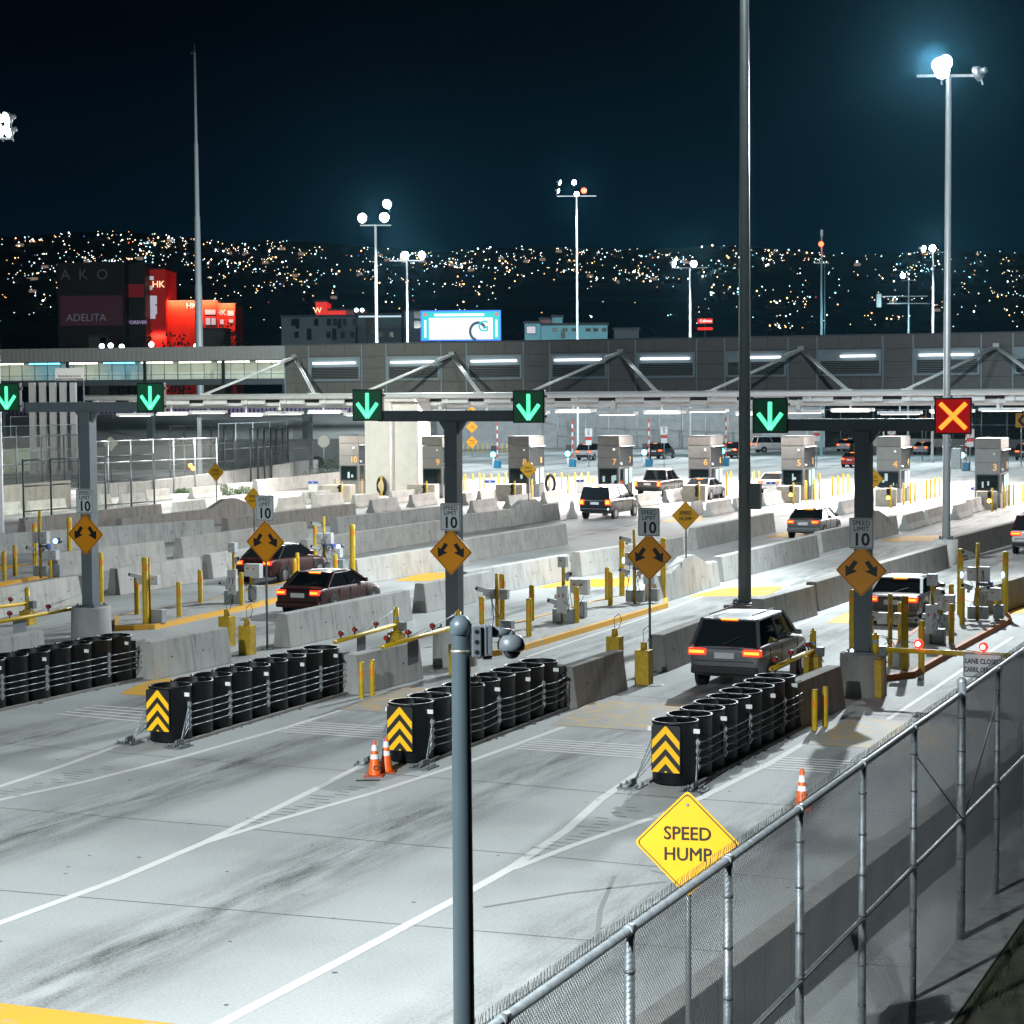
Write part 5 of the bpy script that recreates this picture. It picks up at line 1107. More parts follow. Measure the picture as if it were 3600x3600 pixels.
p0 = AT(6, 440, 100); L0 = pole('floodlight pole at the upper picture corner throwing a beam to the right', Vector((p0.x - .5, p0.y, 0)), p0.z - .6, .2, .12, POLE, [(.25, .9, -.9, .3, True), (.75, .9, -.9, .3, True), (.3, .3, -.9, .3, True), (.8, .3, -.9, .3, True), (-.6, .5, .5, .3, True)])
pn = Vector((-17, -4, 0)); Ln = pole('floodlight pole standing beside the viewpoint', pn, 21.0, .2, .12, POLE, [(-.5, .4, 3.0, .4, True), (.5, .4, 2.7, .4, True)])
# the light the lamps throw
K = 1.0
spot('flood_light', pr + Vector((-.9, -.9, zt + .6)), pr + Vector((-24, -52, 0)), 84000 * K, 140, .8)
spot('flood_light', pc + Vector((-.5, .8, 30.6)), pc + L * 52 - P * 22, 74000 * K, 105, .6)
spot('flood_light', pc + Vector((-.3, -.8, 30.4)), pc + Vector((-14, 4, 0)), 9000 * K, 150, .5)
spot('flood_light', pn + Vector((.4, .8, 21.2)), Vector((-9.5, 19, 0)), 200000 * K, 58, 1.0)
spot('flood_light', pn + Vector((.6, .8, 21.2)), Vector((8.0, 26, 0)), 95000 * K, 32, 1.0)
spot('flood_light', pn + Vector((-.4, .8, 21.2)), Vector((-19, 58, 2)), 50000 * K, 44, .9)
spot('flood_light', p0 + Vector((1.2, -.4, .2)), p0 + Vector((60, 30, -24)), 60000 * K, 34, .8, (.70, .92, 1.0))
spot('flood_light', p0 + Vector((.3, 1, 0)), Vector((-26, 168, 0)), 95000 * K, 62, .7, (.93, 1.0, .86))
spot('flood_light', p2 + Vector((.5, -1.4, .6)), p2 + Vector((5, -40, -24)), 34000 * K, 165, .5)
spot('flood_light', p3 + Vector((0, -1.4, .6)), p3 + Vector((-10, -40, -22)), 34000 * K, 165, .5)
spot('flood_light', p5 + Vector((.4, -1.4, .4)), p5 + Vector((0, -40, -22)), 40000 * K, 165, .5); spot('flood_light', p8 + Vector((-.1, -1.4, .4)), p8 + Vector((0, -40, -22)), 40000 * K, 165, .5)
spot('flood_light', p7 + Vector((-.7, -1.2, .5)), p7 + Vector((-10, -40, -22)), 12000 * K, 165, .5, (.45, .85, 1.0)); spot('flood_light', p4 + Vector((0, -1.2, .2)), p4 + Vector((0, -40, -30)), 20000 * K, 165, .5, (.55, .88, 1.0))
for q in (p2, p3, p5): spot('flood_light', q + Vector((1.2, .6, .6)), q + Vector((-14, 110, -16)), 60000 * K, 120, .6, (.85, .96, 1.0))
def area(loc, sx_, sy_, power, tilt=0.0, col=(1.0, .93, .89)):
    l = bpy.data.lights.new('canopy_light', 'AREA'); l.shape = 'RECTANGLE'; l.size = sx_; l.size_y = sy_; l.energy = power; l.color = col
    q = bpy.data.objects.new('canopy_light', l); C.objects.link(q); q.location = loc; q.rotation_euler = (-tilt, 0, -YAW); return q
for k in range(7):
    c = W0 + P * (-38 + 12.5 * k)
    area(Vector((*(c - L * 6.1).xy, 6.3)), 11, .8, 4200 * K, R(42)); 
    if k > 1: area(Vector((*(c + L * 1.0).xy, 6.35)), 11, 5, 1700 * K); area(Vector((*(c + L * 15.0).xy, 6.4)), 11, 12, 10000 * K)
# ---------------------------------------------------------------- left side: caged walkway, fences, walls, gate
def wall_px(label, tops, bases, m, th=.3, name='concrete_wall'):
    pts = [(G(*b_), ) + (ZA(G(*b_), t[1]),) for t, b_ in zip(tops, bases)]; c = pts[0][0]; o = thing(name, label, 'wall', c, 0, 'concrete retaining walls'); mb = MB()
    for (p, h), (q, h2) in zip(pts, pts[1:]):
        d = (q - p).normalized(); s = Vector((-d.y, d.x, 0)) * th; a, b2 = p - c, q - c
        i = len(mb.v)
        for v, hh in ((a, h), (b2, h2)):
            for w_, z in ((Vector(), 0), (Vector(), hh), (s, hh), (s, 0)): mb.v.append(tuple(v + w_ + UP * z))
        for f in ((0, 4, 5, 1), (1, 5, 6, 2), (2, 6, 7, 3), (0, 1, 2, 3), (7, 6, 5, 4)): mb.f.append(tuple(i + k for k in f)); mb.m.append(0); mb.sm.append(False)
    mb.build('wall', m, o); mb = MB()
    for (p, h), (q, h2) in zip(pts, pts[1:]):
        n = int((q - p).length // 4); d = (q - p).normalized(); s = Vector((-d.y, d.x, 0))
        for k in range(1, n + 1):
            a = p.lerp(q, k / (n + 1)) - c - s * .004; hh = h + (h2 - h) * k / (n + 1); mb.poly([a, a + d * .03, a + d * .03 + UP * hh, a + UP * hh])
    if mb.f: mb.build('cast_joint', JOINT, o)
    return o
wall_px('long grey retaining wall with fence posts on top behind the small white barriers', [(330, 1703), (500, 1694), (760, 1662), (1000, 1631), (1040, 1622), (1120, 1616)], [(330, 1752), (500, 1741), (760, 1727), (1000, 1700), (1040, 1692), (1120, 1672)], CON)
wall_px('brown stained retaining wall behind the small chain link fence', [(-60, 1714), (0, 1709), (250, 1688)], [(-60, 1808), (0, 1802), (250, 1784)], CON2)
b30 = G(903, 1732); barrier('wide low planter wall with grass behind it near booth 10', 903, 1688, 1200, 1658, CONL, 1.0)
wall_px('pale green lit concrete wall far behind the fences', [(-60, 1585), (330, 1560), (700, 1545)], [(-60, 1668), (330, 1640), (700, 1618)], mat('green_lit_wall', (.42, .46, .36), .85, var=.15, scale=1.2))  # greenish yard light is put into the wall colour
wall_px('grey back wall behind the road beyond the booths', [(1470, 1425), (2000, 1425), (2900, 1430)], [(1470, 1580), (2000, 1574), (2900, 1572)], mat('back_wall_grey', (.26, .28, .29), .85, var=.2, scale=1.0))
wall_px('low pale roadside wall beyond the booths to the right', [(2640, 1536), (3000, 1540), (3660, 1546)], [(2640, 1560), (3000, 1566), (3660, 1576)], CON)
for i, (x1, yt, x2, yb) in enumerate(((1810, 1502, 2045, 1532), (1950, 1474, 2080, 1500), (2092, 1478, 2215, 1504), (2240, 1510, 2400, 1534), (2700, 1488, 2780, 1516))):
    a = G(x1, yb); b2 = G(x2, yb); h = ZA(a, yt); d = (b2 - a).normalized(); o = MB().prism(krail(h), (0, 0, 0), ((b2 - a).length, 0, 0), Vector((0, -1, 0))).build('far_barrier', CON, loc=a, rz=math.atan2(d.y, d.x)); tag(o, f'pale concrete barrier on the far road, {nth(i, 5)} of those above the booths', 'concrete barrier', 'far road barriers')
LWIRE = mat('light_wire', (.16, .175, .165), .6, .3)
def fpx(label, bots, tops, m, wm, pitch, r=.006, pr=.05, rails=(1, .5), z0s=None):
    ps = [G(*b_) for b_ in bots]; h = sum(ZA(p, t) for p, t in zip(ps, tops)) / len(ps); return fence(label, ps, h, m, wm, pitch, r, pr, rails)
fpx('dark chain link fence panel standing on a concrete barrier', [(85, 1862), (182, 1853), (280, 1845), (373, 1836), (463, 1828), (544, 1820)], [1616, 1616, 1610, 1608, 1600, 1588], DSTEEL, DWIRE, .16, .005, .055, (.995, .62, .26))
fpx('grey mesh fence with two rails along the retaining wall', [(335, 1752), (382, 1749), (461, 1744), (540, 1739), (612, 1735), (687, 1731), (764, 1727)], [1566, 1560, 1553, 1546, 1538, 1532, 1528], GALV, LWIRE, .16, .006, .06, (1, .62))
fpx('tall pale fence behind the brown stained wall', [(-40, 1700), (60, 1694), (168, 1687), (254, 1682), (330, 1676)], [1508, 1500, 1494, 1490, 1486], GALV, LWIRE, .18, .006, .05, (1, .55))
fpx('curved dark post fence on the wall right of the gate frame', [(882, 1718), (908, 1715), (931, 1711), (954, 1706), (974, 1701), (995, 1696), (1014, 1690)], [1514, 1511, 1506, 1503, 1500, 1496, 1493], DSTEEL, DWIRE, .25, .006, .075, (1, .5))
fpx('far pale fence in front of the border slats', [(40, 1640), (130, 1634), (215, 1628), (300, 1622), (400, 1616), (500, 1610), (620, 1604), (720, 1600)], [1462, 1462, 1460, 1458, 1456, 1455, 1454, 1453], GALV, LWIRE, .22, .006, .05, (1, .4))
fpx('grey fence in front of the back wall above booths 7 and 6', [(x, 1578) for x in (1960, 2060, 2140, 2240, 2320, 2400, 2480, 2560, 2640)], [1430] * 9, GALV, DWIRE, .5, .008, .07, (1, .3))
fpx('grey fence in front of the dark hedge above booths 5 to 3', [(2790, 1556), (2880, 1556), (2955, 1556), (3070, 1557), (3130, 1557), (3195, 1558), (3255, 1558), (3350, 1559), (3450, 1560), (3540, 1561), (3640, 1562)], [1440] * 11, GALV, DWIRE, .5, .008, .08, (1, .55))
fpx('dark post fence in front of the green lit wall', [(-40, 1738), (60, 1730), (151, 1722), (228, 1716), (300, 1710)], [1546, 1540, 1534, 1526, 1520], DSTEEL, LWIRE, .16, .006, .07, (1, .5))
fpx('caged fence with close grey posts beside the sliding gate', [(600, 1700), (650, 1697), (700, 1694), (745, 1690), (790, 1686), (825, 1683)], [1500, 1498, 1496, 1494, 1492, 1490], GALV, LWIRE, .14, .007, .06, (1, .66, .33))
fpx('light mesh fence running behind the curved dark fence', [(770, 1672), (830, 1667), (890, 1662), (950, 1656), (1010, 1650)], [1490, 1488, 1486, 1484, 1482], GALV, LWIRE, .16, .007, .06, (1, .5))
# sliding gate frame
ga = G(1095, 1690); gb = G(705, 1722); zt = ZA(ga, 1458); o = thing('sliding_gate', 'grey steel portal frame holding a caged sliding gate', 'gate', ga, 0); q = gb - ga
MB().box(-.16, .16, -.16, .16, 0, zt).build('column', STEEL, o); MB().box(-.16, .16, -.16, .16, 0, zt).build('column', STEEL, o, q); MB().bar((0, 0, zt), (q.x, q.y, zt), .35, .38).build('beam', STEEL, o)
mb = MB(); d = q.normalized()
for k in range(16): mb.tube(d * (.4 + k * .17), d * (.4 + k * .17) + UP * (zt - .5), .022, n=5)
for z in (.4, zt * .5, zt - .5): mb.bar(d * .35 + UP * z, d * 3.1 + UP * z, .06, .08)
mb.build('gate_leaf', GALD, o); mb = MB()
for k in range(12): mb.tube(d * (4.4 + k * .2), d * (4.4 + k * .2) + UP * (zt - 1), .02, n=5)
mb.bar(d * 4.3 + UP * .4, d * 6.8 + UP * .4, .06, .08).bar(d * 4.3 + UP * (zt - 1), d * 6.8 + UP * (zt - 1), .06, .08).build('gate_leaf', GALD, o)
def octo(label, px, py, yb, r, m, front):
    g = G(px, yb); z = ZA(g, py); o = thing('stop_sign', label, 'road sign', g, 0, 'octagonal signs'); MB().tube((0, 0, 0), (0, 0, z), .04, n=8).build('post', GALV, o)
    MB().plate([(r * math.cos(R(22.5 + 45 * k)), z + r * math.sin(R(22.5 + 45 * k))) for k in range(8)], -.06, -.05).build('panel', m, o)
    if front: text('STOP', r * .62, WSIGN, o, (0, -.066, z))
octo('dark red stop sign behind the grey mesh fence', 536, 1534, 1640, .38, mat('stop_red', (.20, .012, .012), .5), True); octo('pale back of an octagonal sign beside the yellow bump sign', 1139, 1552, 1650, .62, mat('sign_back', (.40, .38, .32), .5), False)
g = G(391, 1700); o = thing('diamond_sign_back', 'bare back of a diamond sign on a post behind the fence', 'road sign', g, 0); z = ZA(g, 1560); MB().plate(diamond(.9), -.02, 0).build('panel', mat('sign_back', ()), o, (0, 0, z)); MB().tube((0, .05, 0), (0, .05, z + .5), .05, n=8).build('post', DSTEEL, o)
for x, y, lab in ((669, 1637, 'upper'), (678, 1647, 'lower')): small_lamp('warning_lamp', f'{lab} of two small orange lamps by the gate frame', 'lamp', x, y, 150, .16, glow('orange_lamp', (1, .25, .05), 6), 'orange gate lamps')
# planting and shrubs
LEAF = mat('leaf_green', (.030, .085, .022), .6, var=.5, scale=4)
def shrub(label, px, yb, w_, h, n=420, kind='shrub'):
    g = G(px, yb); mb = MB()
    for k in range(n):
        a = random.uniform(0, 6.28); rr = w_ * math.sqrt(random.random()); z = h * random.random() * (1 - .5 * (rr / w_) ** 2); s = random.uniform(.05, .13); c = Vector((rr * math.cos(a), rr * math.sin(a) * .6, z))
        u = Vector((random.gauss(0, 1), random.gauss(0, 1), random.gauss(0, 1) + 1)).normalized() * s * 1.8; v = u.orthogonal().normalized() * s * .5; mb.poly([c - v, c + u * .5 - v * .2, c + u, c + v])
    tag(mb.build('shrub', LEAF, loc=g), label, 'shrub', 'low shrubs by the retaining wall')
for i, (px, yb, w_, h) in enumerate(((972, 1690, 1.2, .9), (1020, 1686, 1.5, 1.3), (1075, 1680, 1.6, 1.4), (1130, 1672, 1.6, 1.9), (1180, 1668, 1.4, 1.8), (775, 1742, 1.1, .9), (860, 1738, .8, .6), (640, 1734, .8, .35))):
    shrub(f'low green shrub, {nth(i, 8) if i < 5 else ("one under the first speed hump sign" if i == 5 else "small one before the booth 10 wall" if i == 6 else "tuft at the wall foot")} of the planting strip', px, yb, w_, h)
def hedge(label, px, yb, w_, h):
    g = G(px, yb); mb = MB(); n = 1300
    for k in range(n):
        c = Vector((random.uniform(-w_, w_), random.uniform(-1.2, 1.2), h * random.random() ** .7 * (1 + .12 * math.sin(px + k)))); s = random.uniform(.10, .26)
        u = Vector((random.gauss(0, 1), random.gauss(0, 1), random.gauss(0, 1))).normalized() * s; v = u.orthogonal().normalized() * s * .6; mb.poly([c - v, c + u, c + v, c - u])
    o = thing('hedge', label, 'hedge', g, -R(10), 'dark hedges along the far road'); mb.build('foliage', mat('dark_leaf', (.018, .032, .018), .6, var=.5, scale=2), o); MB().box(-w_ * .9, w_ * .9, -.5, .5, 0, h * .8).build('branches', mat('hedge_core', (.010, .012, .008), .9), o)
for i, px in enumerate(range(2800, 3700, 130)): hedge(f'dark clipped hedge block, {nth(i, 7)} behind the far fence', px, 1545, 3.2, 4.2)
# covered pedestrian bridge
wa = AT(-60, 1300, 215); wb_ = AT(1330, 1302, 205); d = (wb_ - wa); ln = math.hypot(d.x, d.y); ang = math.atan2(d.y, d.x); zf = AT(300, 1336, 212).z; zg = AT(300, 1272, 212).z; zr_ = AT(300, 1224, 212).z
o = thing('pedestrian_bridge', 'covered pedestrian bridge with lit glass sides and corrugated grey roof band', 'bridge', Vector((wa.x, wa.y, 0)), ang)
MB().box(0, ln, 0, 4, zf - .6, zf).build('deck', DSTEEL, o); mb = MB().box(0, ln, -.3, 4.3, zg, zr_)
k = 0
while k < ln: mb.box(k, k + .25, -.34, -.301, zg + .05, zr_ - .05); k += .5
mb.build('roof', mat('corrugated_roof', (.20, .20, .19), .6, .2), o)
MB().box(0, ln, 2.6, 2.8, zf, zg).build('back_wall', mat('corridor_wall', (.62, .62, .54), .8, var=.1, scale=.6), o); MB().box(0, ln, .4, 2.6, zg - .06, zg - .02).build('ceiling', mat('corridor_ceiling', (.6, .6, .55), .8), o)
WL = glow('corridor_lamp_warm', (1.0, .96, .80), 9, True); CL = glow('corridor_lamp_cyan', (.10, .55, .95), 9, True); k = .6
while k < ln - 3: MB().box(k, k + 3.4, 1.0, 1.25, zg - .2, zg - .08).build('corridor_lamp', CL if (3.4 < k < 7 or 11 < k < 16) else WL, o); k += 4.2
gm = bpy.data.materials.new('clear_glazing'); gm.use_nodes = True; gn = gm.node_tree; gb_ = gn.nodes['Principled BSDF']; gt = gn.nodes.new('ShaderNodeBsdfTransparent'); gx = gn.nodes.new('ShaderNodeMixShader'); gt.inputs[0].default_value = (.85, .92, .92, 1); gb_.inputs['Base Color'].default_value = (.3, .35, .35, 1); gb_.inputs['Roughness'].default_value = .15; gx.inputs[0].default_value = .12
gn.links.new(gt.outputs[0], gx.inputs[1]); gn.links.new(gb_.outputs[0], gx.inputs[2]); gn.links.new(gx.outputs[0], gn.nodes['Material Output'].inputs[0])
MB().poly([(0, .31, zf), (ln, .31, zf), (ln, .31, zg), (0, .31, zg)]).build('glazing', gm, o)
mb = MB(); k = 0
while k < ln: mb.box(k - .02, k + .02, .2, .29, zf, zg); k += 1.45
mb.box(0, ln, .2, .29, zf + .45, zf + .50); mb.build('mullion', DSTEEL, o)
mb = MB(); k = 1.0
while k < ln: mb.box(k - .16, k + .16, .0, .18, zf - .6, zg); k += 8.6
mb.build('bridge_frame', BLACK, o)
k = 1.0
while k < ln: MB().box(k - .3, k + .3, 1.5, 2.3, 0, zf - .6).build('bridge_leg', DSTEEL, o); k += 17
for i in range(5):
    px = 114 + i * 36; p = AT(px, 1400, 196); tag(MB().box(-.28, .28, -.3, .3, 0, AT(px, 1345, 196).z).box(-.36, .36, -.38, .38, 0, .3).build('column', mat('pale_column', (.42, .40, .40), .7), loc=(p.x, p.y, 0)), f'pale square column under the pedestrian bridge, {nth(i, 5)} of five', 'column', 'columns under the bridge')
g = AT(244, 1316, 150); o = thing('overhead_sign', 'small white information sign hanging before the lit bridge windows', 'sign', Vector((g.x, g.y, 0)), -R(4)); z = g.z
MB().plate(rect(1.05, .46, .03), -.02, .02).build('panel', mat('dim_white_sign', (.42, .40, .42), .6), o, (0, 0, z)); text('Autodeclaración', .26, BLACK, o, (0, -.03, z - .12)); text('Something to Declare', .13, mat('dim_white_sign', ()), o, (0, -.036, z - .38)); MB().plate([(-1.03, z - .46), (1.03, z - .46), (1.03, z - .29), (-1.03, z - .29)], -.03, -.022).build('strip', mat('sign_strip', (.12, .12, .13), .6), o); MB().tube((1.0, .1, 0), (1.0, .1, z + .45), .05, n=8).build('post', DSTEEL, o)
# border fence of upright slats
a = AT(-80, 1430, 246); b2 = AT(1500, 1434, 240); d = b2 - a; ln = math.hypot(d.x, d.y); z1 = AT(600, 1410, 243).z; z2 = AT(600, 1432, 243).z; z0 = AT(600, 1456, 243).z
o = thing('border_fence', 'tall steel slat border fence, blue lit above and dull purple below', 'fence', Vector((a.x, a.y, z0)), math.atan2(d.y, d.x)); mb = MB()
k = 0
while k < ln: mb.box(k, k + .28, 0, .15, z2 - z0, z1 - z0, 0); mb.box(k, k + .28, 0, .15, 0, z2 - z0, 1); k += .50
q = mb.build('slats', [mat('blue_lit_slat', (.30, .42, .62), .5), mat('purple_slat', (.16, .12, .22), .6)], o); MB().box(0, ln, .2, .3, 0, z1 - z0 - .2).build('backing', BLACK, o)  # upper slats carry the blue light in their base colour
t0_ = AT(-80, 1590, 207); t1_ = AT(760, 1556, 207); t2_ = AT(1500, 1540, 207)
struct(MB().poly([t0_, t1_, t2_, (b2.x, b2.y + .5, z0), (a.x, a.y + .5, z0)]).poly([(t0_.x, t0_.y, 0), (t1_.x, t1_.y, 0), t1_, t0_]).poly([(t1_.x, t1_.y, 0), (t2_.x, t2_.y, 0), t2_, t1_]).poly([(a.x, a.y + .5, z0), (b2.x, b2.y + .5, z0), (b2.x, b2.y + 40, z0), (a.x, a.y + 40, z0)]).build('embankment', mat('ramp_asphalt', (.11, .115, .11), .85, var=.3, scale=.4)))
# ---------------------------------------------------------------- buildings behind the canopy
def bld(label, x1, y1, x2, y2, d, m, depth=14, name='building', wins=(), wm=None, group='buildings beyond the crossing'):
    a = AT(x1, y2, d); b2 = AT(x2, y2, d); w_ = b2.x - a.x; h = AT((x1 + x2) / 2, y1, d).z; o = thing(name, label, 'building', Vector((a.x, a.y, 0)), math.atan2(b2.y - a.y, w_), group)
    MB().box(0, w_, 0, depth, 0, h).build('wall', m, o); MB().box(-.2, w_ + .2, -.2, depth, h, h + .35).build('roof', mat('far_roof', (.03, .035, .045), .8), o)
    for x, y, ww, hh in wins:
        p = AT(x, y, d); q = MB().box(-.12, ww + .12, -.08, -.02, -.12, hh + .12).build('window', mat('window_frame', (.05, .06, .07), .6), o, (p.x - a.x, 0, p.z)); MB().box(0, ww, -.1, -.085, 0, hh).build('pane', wm or GLASS, q)
    return o, w_, h
s4 = lambda d: F / d
REDW = glow('red_lit_wall', (.75, .012, .010), .20); REDB = mat('red_render_wall', (.70, .035, .022), .8, var=.15, scale=.4); REDD = glow('dim_red_wall', (.30, .01, .015), .22)  # tower wall emits in place of red light cast on it
HKT = glow('lit_sign_letter', (1.0, .62, .35), 1.5); WH2 = glow('dim_lit_window', (.8, .75, .85), .5)
o, w_, h = bld('dark billboard clad tower block with faint pale lettering', 205, 930, 442, 1190, 420, mat('dark_billboard', (.014, .010, .014), .6), 20); DIM = glow('faint_lettering', (.10, .12, .16), .55)
p = lambda px, py, d=420: AT(px, py, d)
def wtext(o, s, px, py, d, size, m, bold=.012): 
    c = Matrix.Rotation(-o.rotation_euler.z, 3, 'Z') @ (AT(px, py, d) - o.location); return text(s, size, m, o, (c.x, -.25, c.z), bold=bold)
wtext(o, 'ADELITA', 305, 1118, 420, 2.1, DIM, .0); wtext(o, 'A  K  O', 300, 968, 420, 3.0, glow('fainter_lettering', (.06, .055, .07), .4), 0)
MB().box(.5, w_ - .5, -.12, -.05, AT(300, 1145, 420).z, AT(300, 1040, 420).z).build('poster', glow('poster_maroon', (.06, .018, .030), .28), o)
o, w_, h = bld('dark narrow block beside the billboard tower with a dim red panel', 442, 934, 512, 1170, 424, mat('dark_block', (.016, .018, .022), .6), 20); MB().box(w_ * .1, w_ * .95, -.1, -.04, AT(480, 1045, 424).z, AT(480, 1000, 424).z).build('poster', REDD, o); wtext(o, 'FOREVER', 484, 1134, 424, 1.0, glow('lilac_lettering', (.5, .4, .7), .6))
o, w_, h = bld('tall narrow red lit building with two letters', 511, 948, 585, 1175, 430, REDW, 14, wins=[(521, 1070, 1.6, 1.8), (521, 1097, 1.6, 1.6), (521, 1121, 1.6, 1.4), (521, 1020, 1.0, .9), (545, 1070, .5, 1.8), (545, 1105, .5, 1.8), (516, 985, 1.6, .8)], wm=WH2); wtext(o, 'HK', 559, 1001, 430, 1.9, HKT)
o, w_, h = bld('low glowing red building with two lettered signs', 585, 1062, 765, 1190, 432, REDB, 12, wins=[(722, 1106, 1.3, 1.0), (742, 1106, 1.0, 1.0), (724, 1142, 1.0, 1.4), (744, 1142, .9, 1.4)], wm=WH2); wtext(o, 'HK', 675, 1076, 432, 1.7, WH2); 
o, w_, h = bld('red lit annex with bright lettering and small windows', 765, 1072, 828, 1190, 434, REDB, 12, wins=[(801, 1110, 1.3, 1.0), (774, 1140, .8, 1.0), (806, 1135, .9, .7)], wm=WH2); wtext(o, 'HK', 778, 1100, 434, 1.6, WH2)
o, w_, h = bld('pale low house with a serrated roofline before the red buildings', 690, 1160, 790, 1215, 380, mat('sage_wall', (.08, .10, .08), .7), 8); mb = MB()
for k in range(9): mb.plate([(k * w_ / 9, h), ((k + .8) * w_ / 9, h), ((k + .4) * w_ / 9, h + 1.0)], 0, .2)
mb.build('battlement', mat('sage_wall', ()), o)
bld('small low grey house left of the red buildings', 312, 1185, 380, 1222, 360, mat('grey_house', (.055, .06, .05), .7), 8, wins=[(352, 1205, 1.2, 1.0)])
GB = mat('long_block_wall', (.075, .105, .125), .7, var=.15, scale=.6); wn = [(x, 1145, .7, 1.1) for x in (1025, 1105, 1150, 1170, 1205, 1240)] + [(1040, 1155, .6, 1.6), (1188, 1155, .6, 1.6)] + [(x, 1188, .7, 1.0) for x in (1035, 1148, 1198, 1232)] + [(1080, 1195, .7, 1.8), (1168, 1195, .7, 1.8)]
o, w_, h = bld('long two storey grey block behind the canopy left of the tall floodlight', 990, 1115, 1250, 1215, 330, GB, 14, wins=wn); mb = MB().box(-.2, w_ + .2, -.4, .0, h * .52, h * .52 + .3)
for k in range(24): mb.box(k * w_ / 24, k * w_ / 24 + .08, -.06, 0, 0, h)
mb.build('cladding_rib', mat('long_block_rib', (.06, .08, .10), .7), o)
o, w_, h = bld('industrial block with pipes between the two floodlight poles', 1250, 1108, 1412, 1215, 335, mat('plant_wall', (.055, .09, .10), .7, var=.2, scale=.5), 12, wins=[(1285, 1170, 1.4, 2.4), (1370, 1185, .6, .8), (1330, 1185, .6, .8)]); MB().path([Vector((2, -.3, h * .2)), Vector((2, -.3, h * .9)), Vector((8, -.3, h * .9)), Vector((11, -.3, h * .3))], .12).build('pipe', GALD, o); MB().box(0, w_, -.2, -.05, h - .35, h - .1).build('eaves_light', glow('eaves_strip', (.6, .75, .85), .9), o)
o, w_, h = bld('pale blue grey block with two dark windows left of the bright billboard', 1420, 1095, 1492, 1215, 340, mat('blue_grey_wall', (.10, .14, .19), .7), 12, wins=[(1456, 1119, 1.9, 1.2), (1456, 1154, 1.9, 1.2)])
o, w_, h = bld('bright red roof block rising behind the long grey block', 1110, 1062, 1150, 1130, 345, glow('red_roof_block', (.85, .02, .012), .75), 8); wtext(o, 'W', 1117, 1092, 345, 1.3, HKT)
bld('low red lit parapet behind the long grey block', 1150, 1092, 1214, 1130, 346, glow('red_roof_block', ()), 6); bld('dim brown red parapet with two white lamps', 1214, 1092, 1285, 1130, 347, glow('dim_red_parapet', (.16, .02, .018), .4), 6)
for x in (1253, 1273): small_lamp('roof_lamp', f'{"first" if x == 1253 else "second"} white lamp on the dim red parapet', 'lamp', x, 1090, 344, .33, glow('cool_lamp', (.7, .95, 1), 9), 'roof lamps')
def washer(x1, x2, y, d, pw, col):
    a, b2 = AT(x1, y, d), AT(x2, y, d); l = bpy.data.lights.new('wall_washer', 'AREA'); l.shape = 'RECTANGLE'; l.size = b2.x - a.x; l.size_y = .4; l.energy = pw; l.color = col
    q = bpy.data.objects.new('wall_washer', l); C.objects.link(q); q.location = ((a.x + b2.x) / 2, a.y - 1.6, a.z); q.rotation_euler = (R(42), 0, 0)
washer(590, 765, 1058, 432, 2600, (1.0, .30, .12)); washer(768, 828, 1068, 434, 1000, (1.0, .30, .12)); washer(515, 580, 1180, 430, 700, (1.0, .15, .08))
# LED billboard
d = 300; a = AT(1484, 1193, d); b2 = AT(1757, 1193, d); w_ = b2.x - a.x; z0, z1 = AT(1620, 1193, d).z, AT(1620, 1096, d).z; o = thing('led_billboard', 'brightly glowing white and cyan digital billboard on the skyline', 'billboard', Vector((a.x, a.y, 0)), 0)
CY2 = glow('billboard_cyan', (.0, .60, .62), .9); WH3 = glow('billboard_white', (.95, .90, .92), 1.15); BL2 = glow('billboard_blue_edge', (.03, .20, .95), 1.1)
MB().box(-.2, w_ + .2, .0, .8, z0 - .2, z1 + .2).build('cabinet', BL2, o); MB().box(0, w_, -.05, -.005, z0, z1).build('screen', CY2, o)
mb = MB().box(w_ * .09, w_ * .91, -.1, -.055, z0, z0 + (z1 - z0) * .78).box(w_ * .16, w_ * .8, -.1, -.055, z0 + (z1 - z0) * .84, z0 + (z1 - z0) * .93).box(w_ * .03, w_ * .055, -.1, -.055, z0 + .3, z0 + (z1 - z0) * .7).box(w_ * .945, w_ * .97, -.1, -.055, z0 + .3, z0 + (z1 - z0) * .7); mb.build('picture_panel', WH3, o)
DKI = glow('billboard_dark_picture', (.02, .10, .16), .5); mb = MB(); cx_, cz_ = w_ * .72, z0 + (z1 - z0) * .28
for k in range(14):
    t = R(20 + k * 17); q = R(20 + (k + 1) * 17); mb.plate([(cx_ + 1.35 * math.cos(t), cz_ + 1.5 * math.sin(t)), (cx_ + .95 * math.cos(t), cz_ + 1.05 * math.sin(t)), (cx_ + .95 * math.cos(q), cz_ + 1.05 * math.sin(q)), (cx_ + 1.35 * math.cos(q), cz_ + 1.5 * math.sin(q))][::-1], -.14, -.11)
mb.build('dark_ring', DKI, o); text('G', 2.3, CY2, o, (w_ * .79, -.13, z0 + (z1 - z0) * .45)); text('. . - ...  -..', .8, DKI, o, (w_ * .33, -.13, z0 + (z1 - z0) * .38))
for x in (.04, .96): MB().ball((w_ * x, -.1, z0 + (z1 - z0) * .9), .28, 10).build('corner_emblem', glow('emblem_red', (.9, .25, .25), .8), o)
MB().box(w_ * .2, w_ * .2 + .5, .3, .8, 0, z0).box(w_ * .8, w_ * .8 + .5, .3, .8, 0, z0).build('leg', DSTEEL, o)
TB = mat('teal_wall', (.13, .34, .40), .7, var=.15, scale=.6)  # teal is the wall's own colour
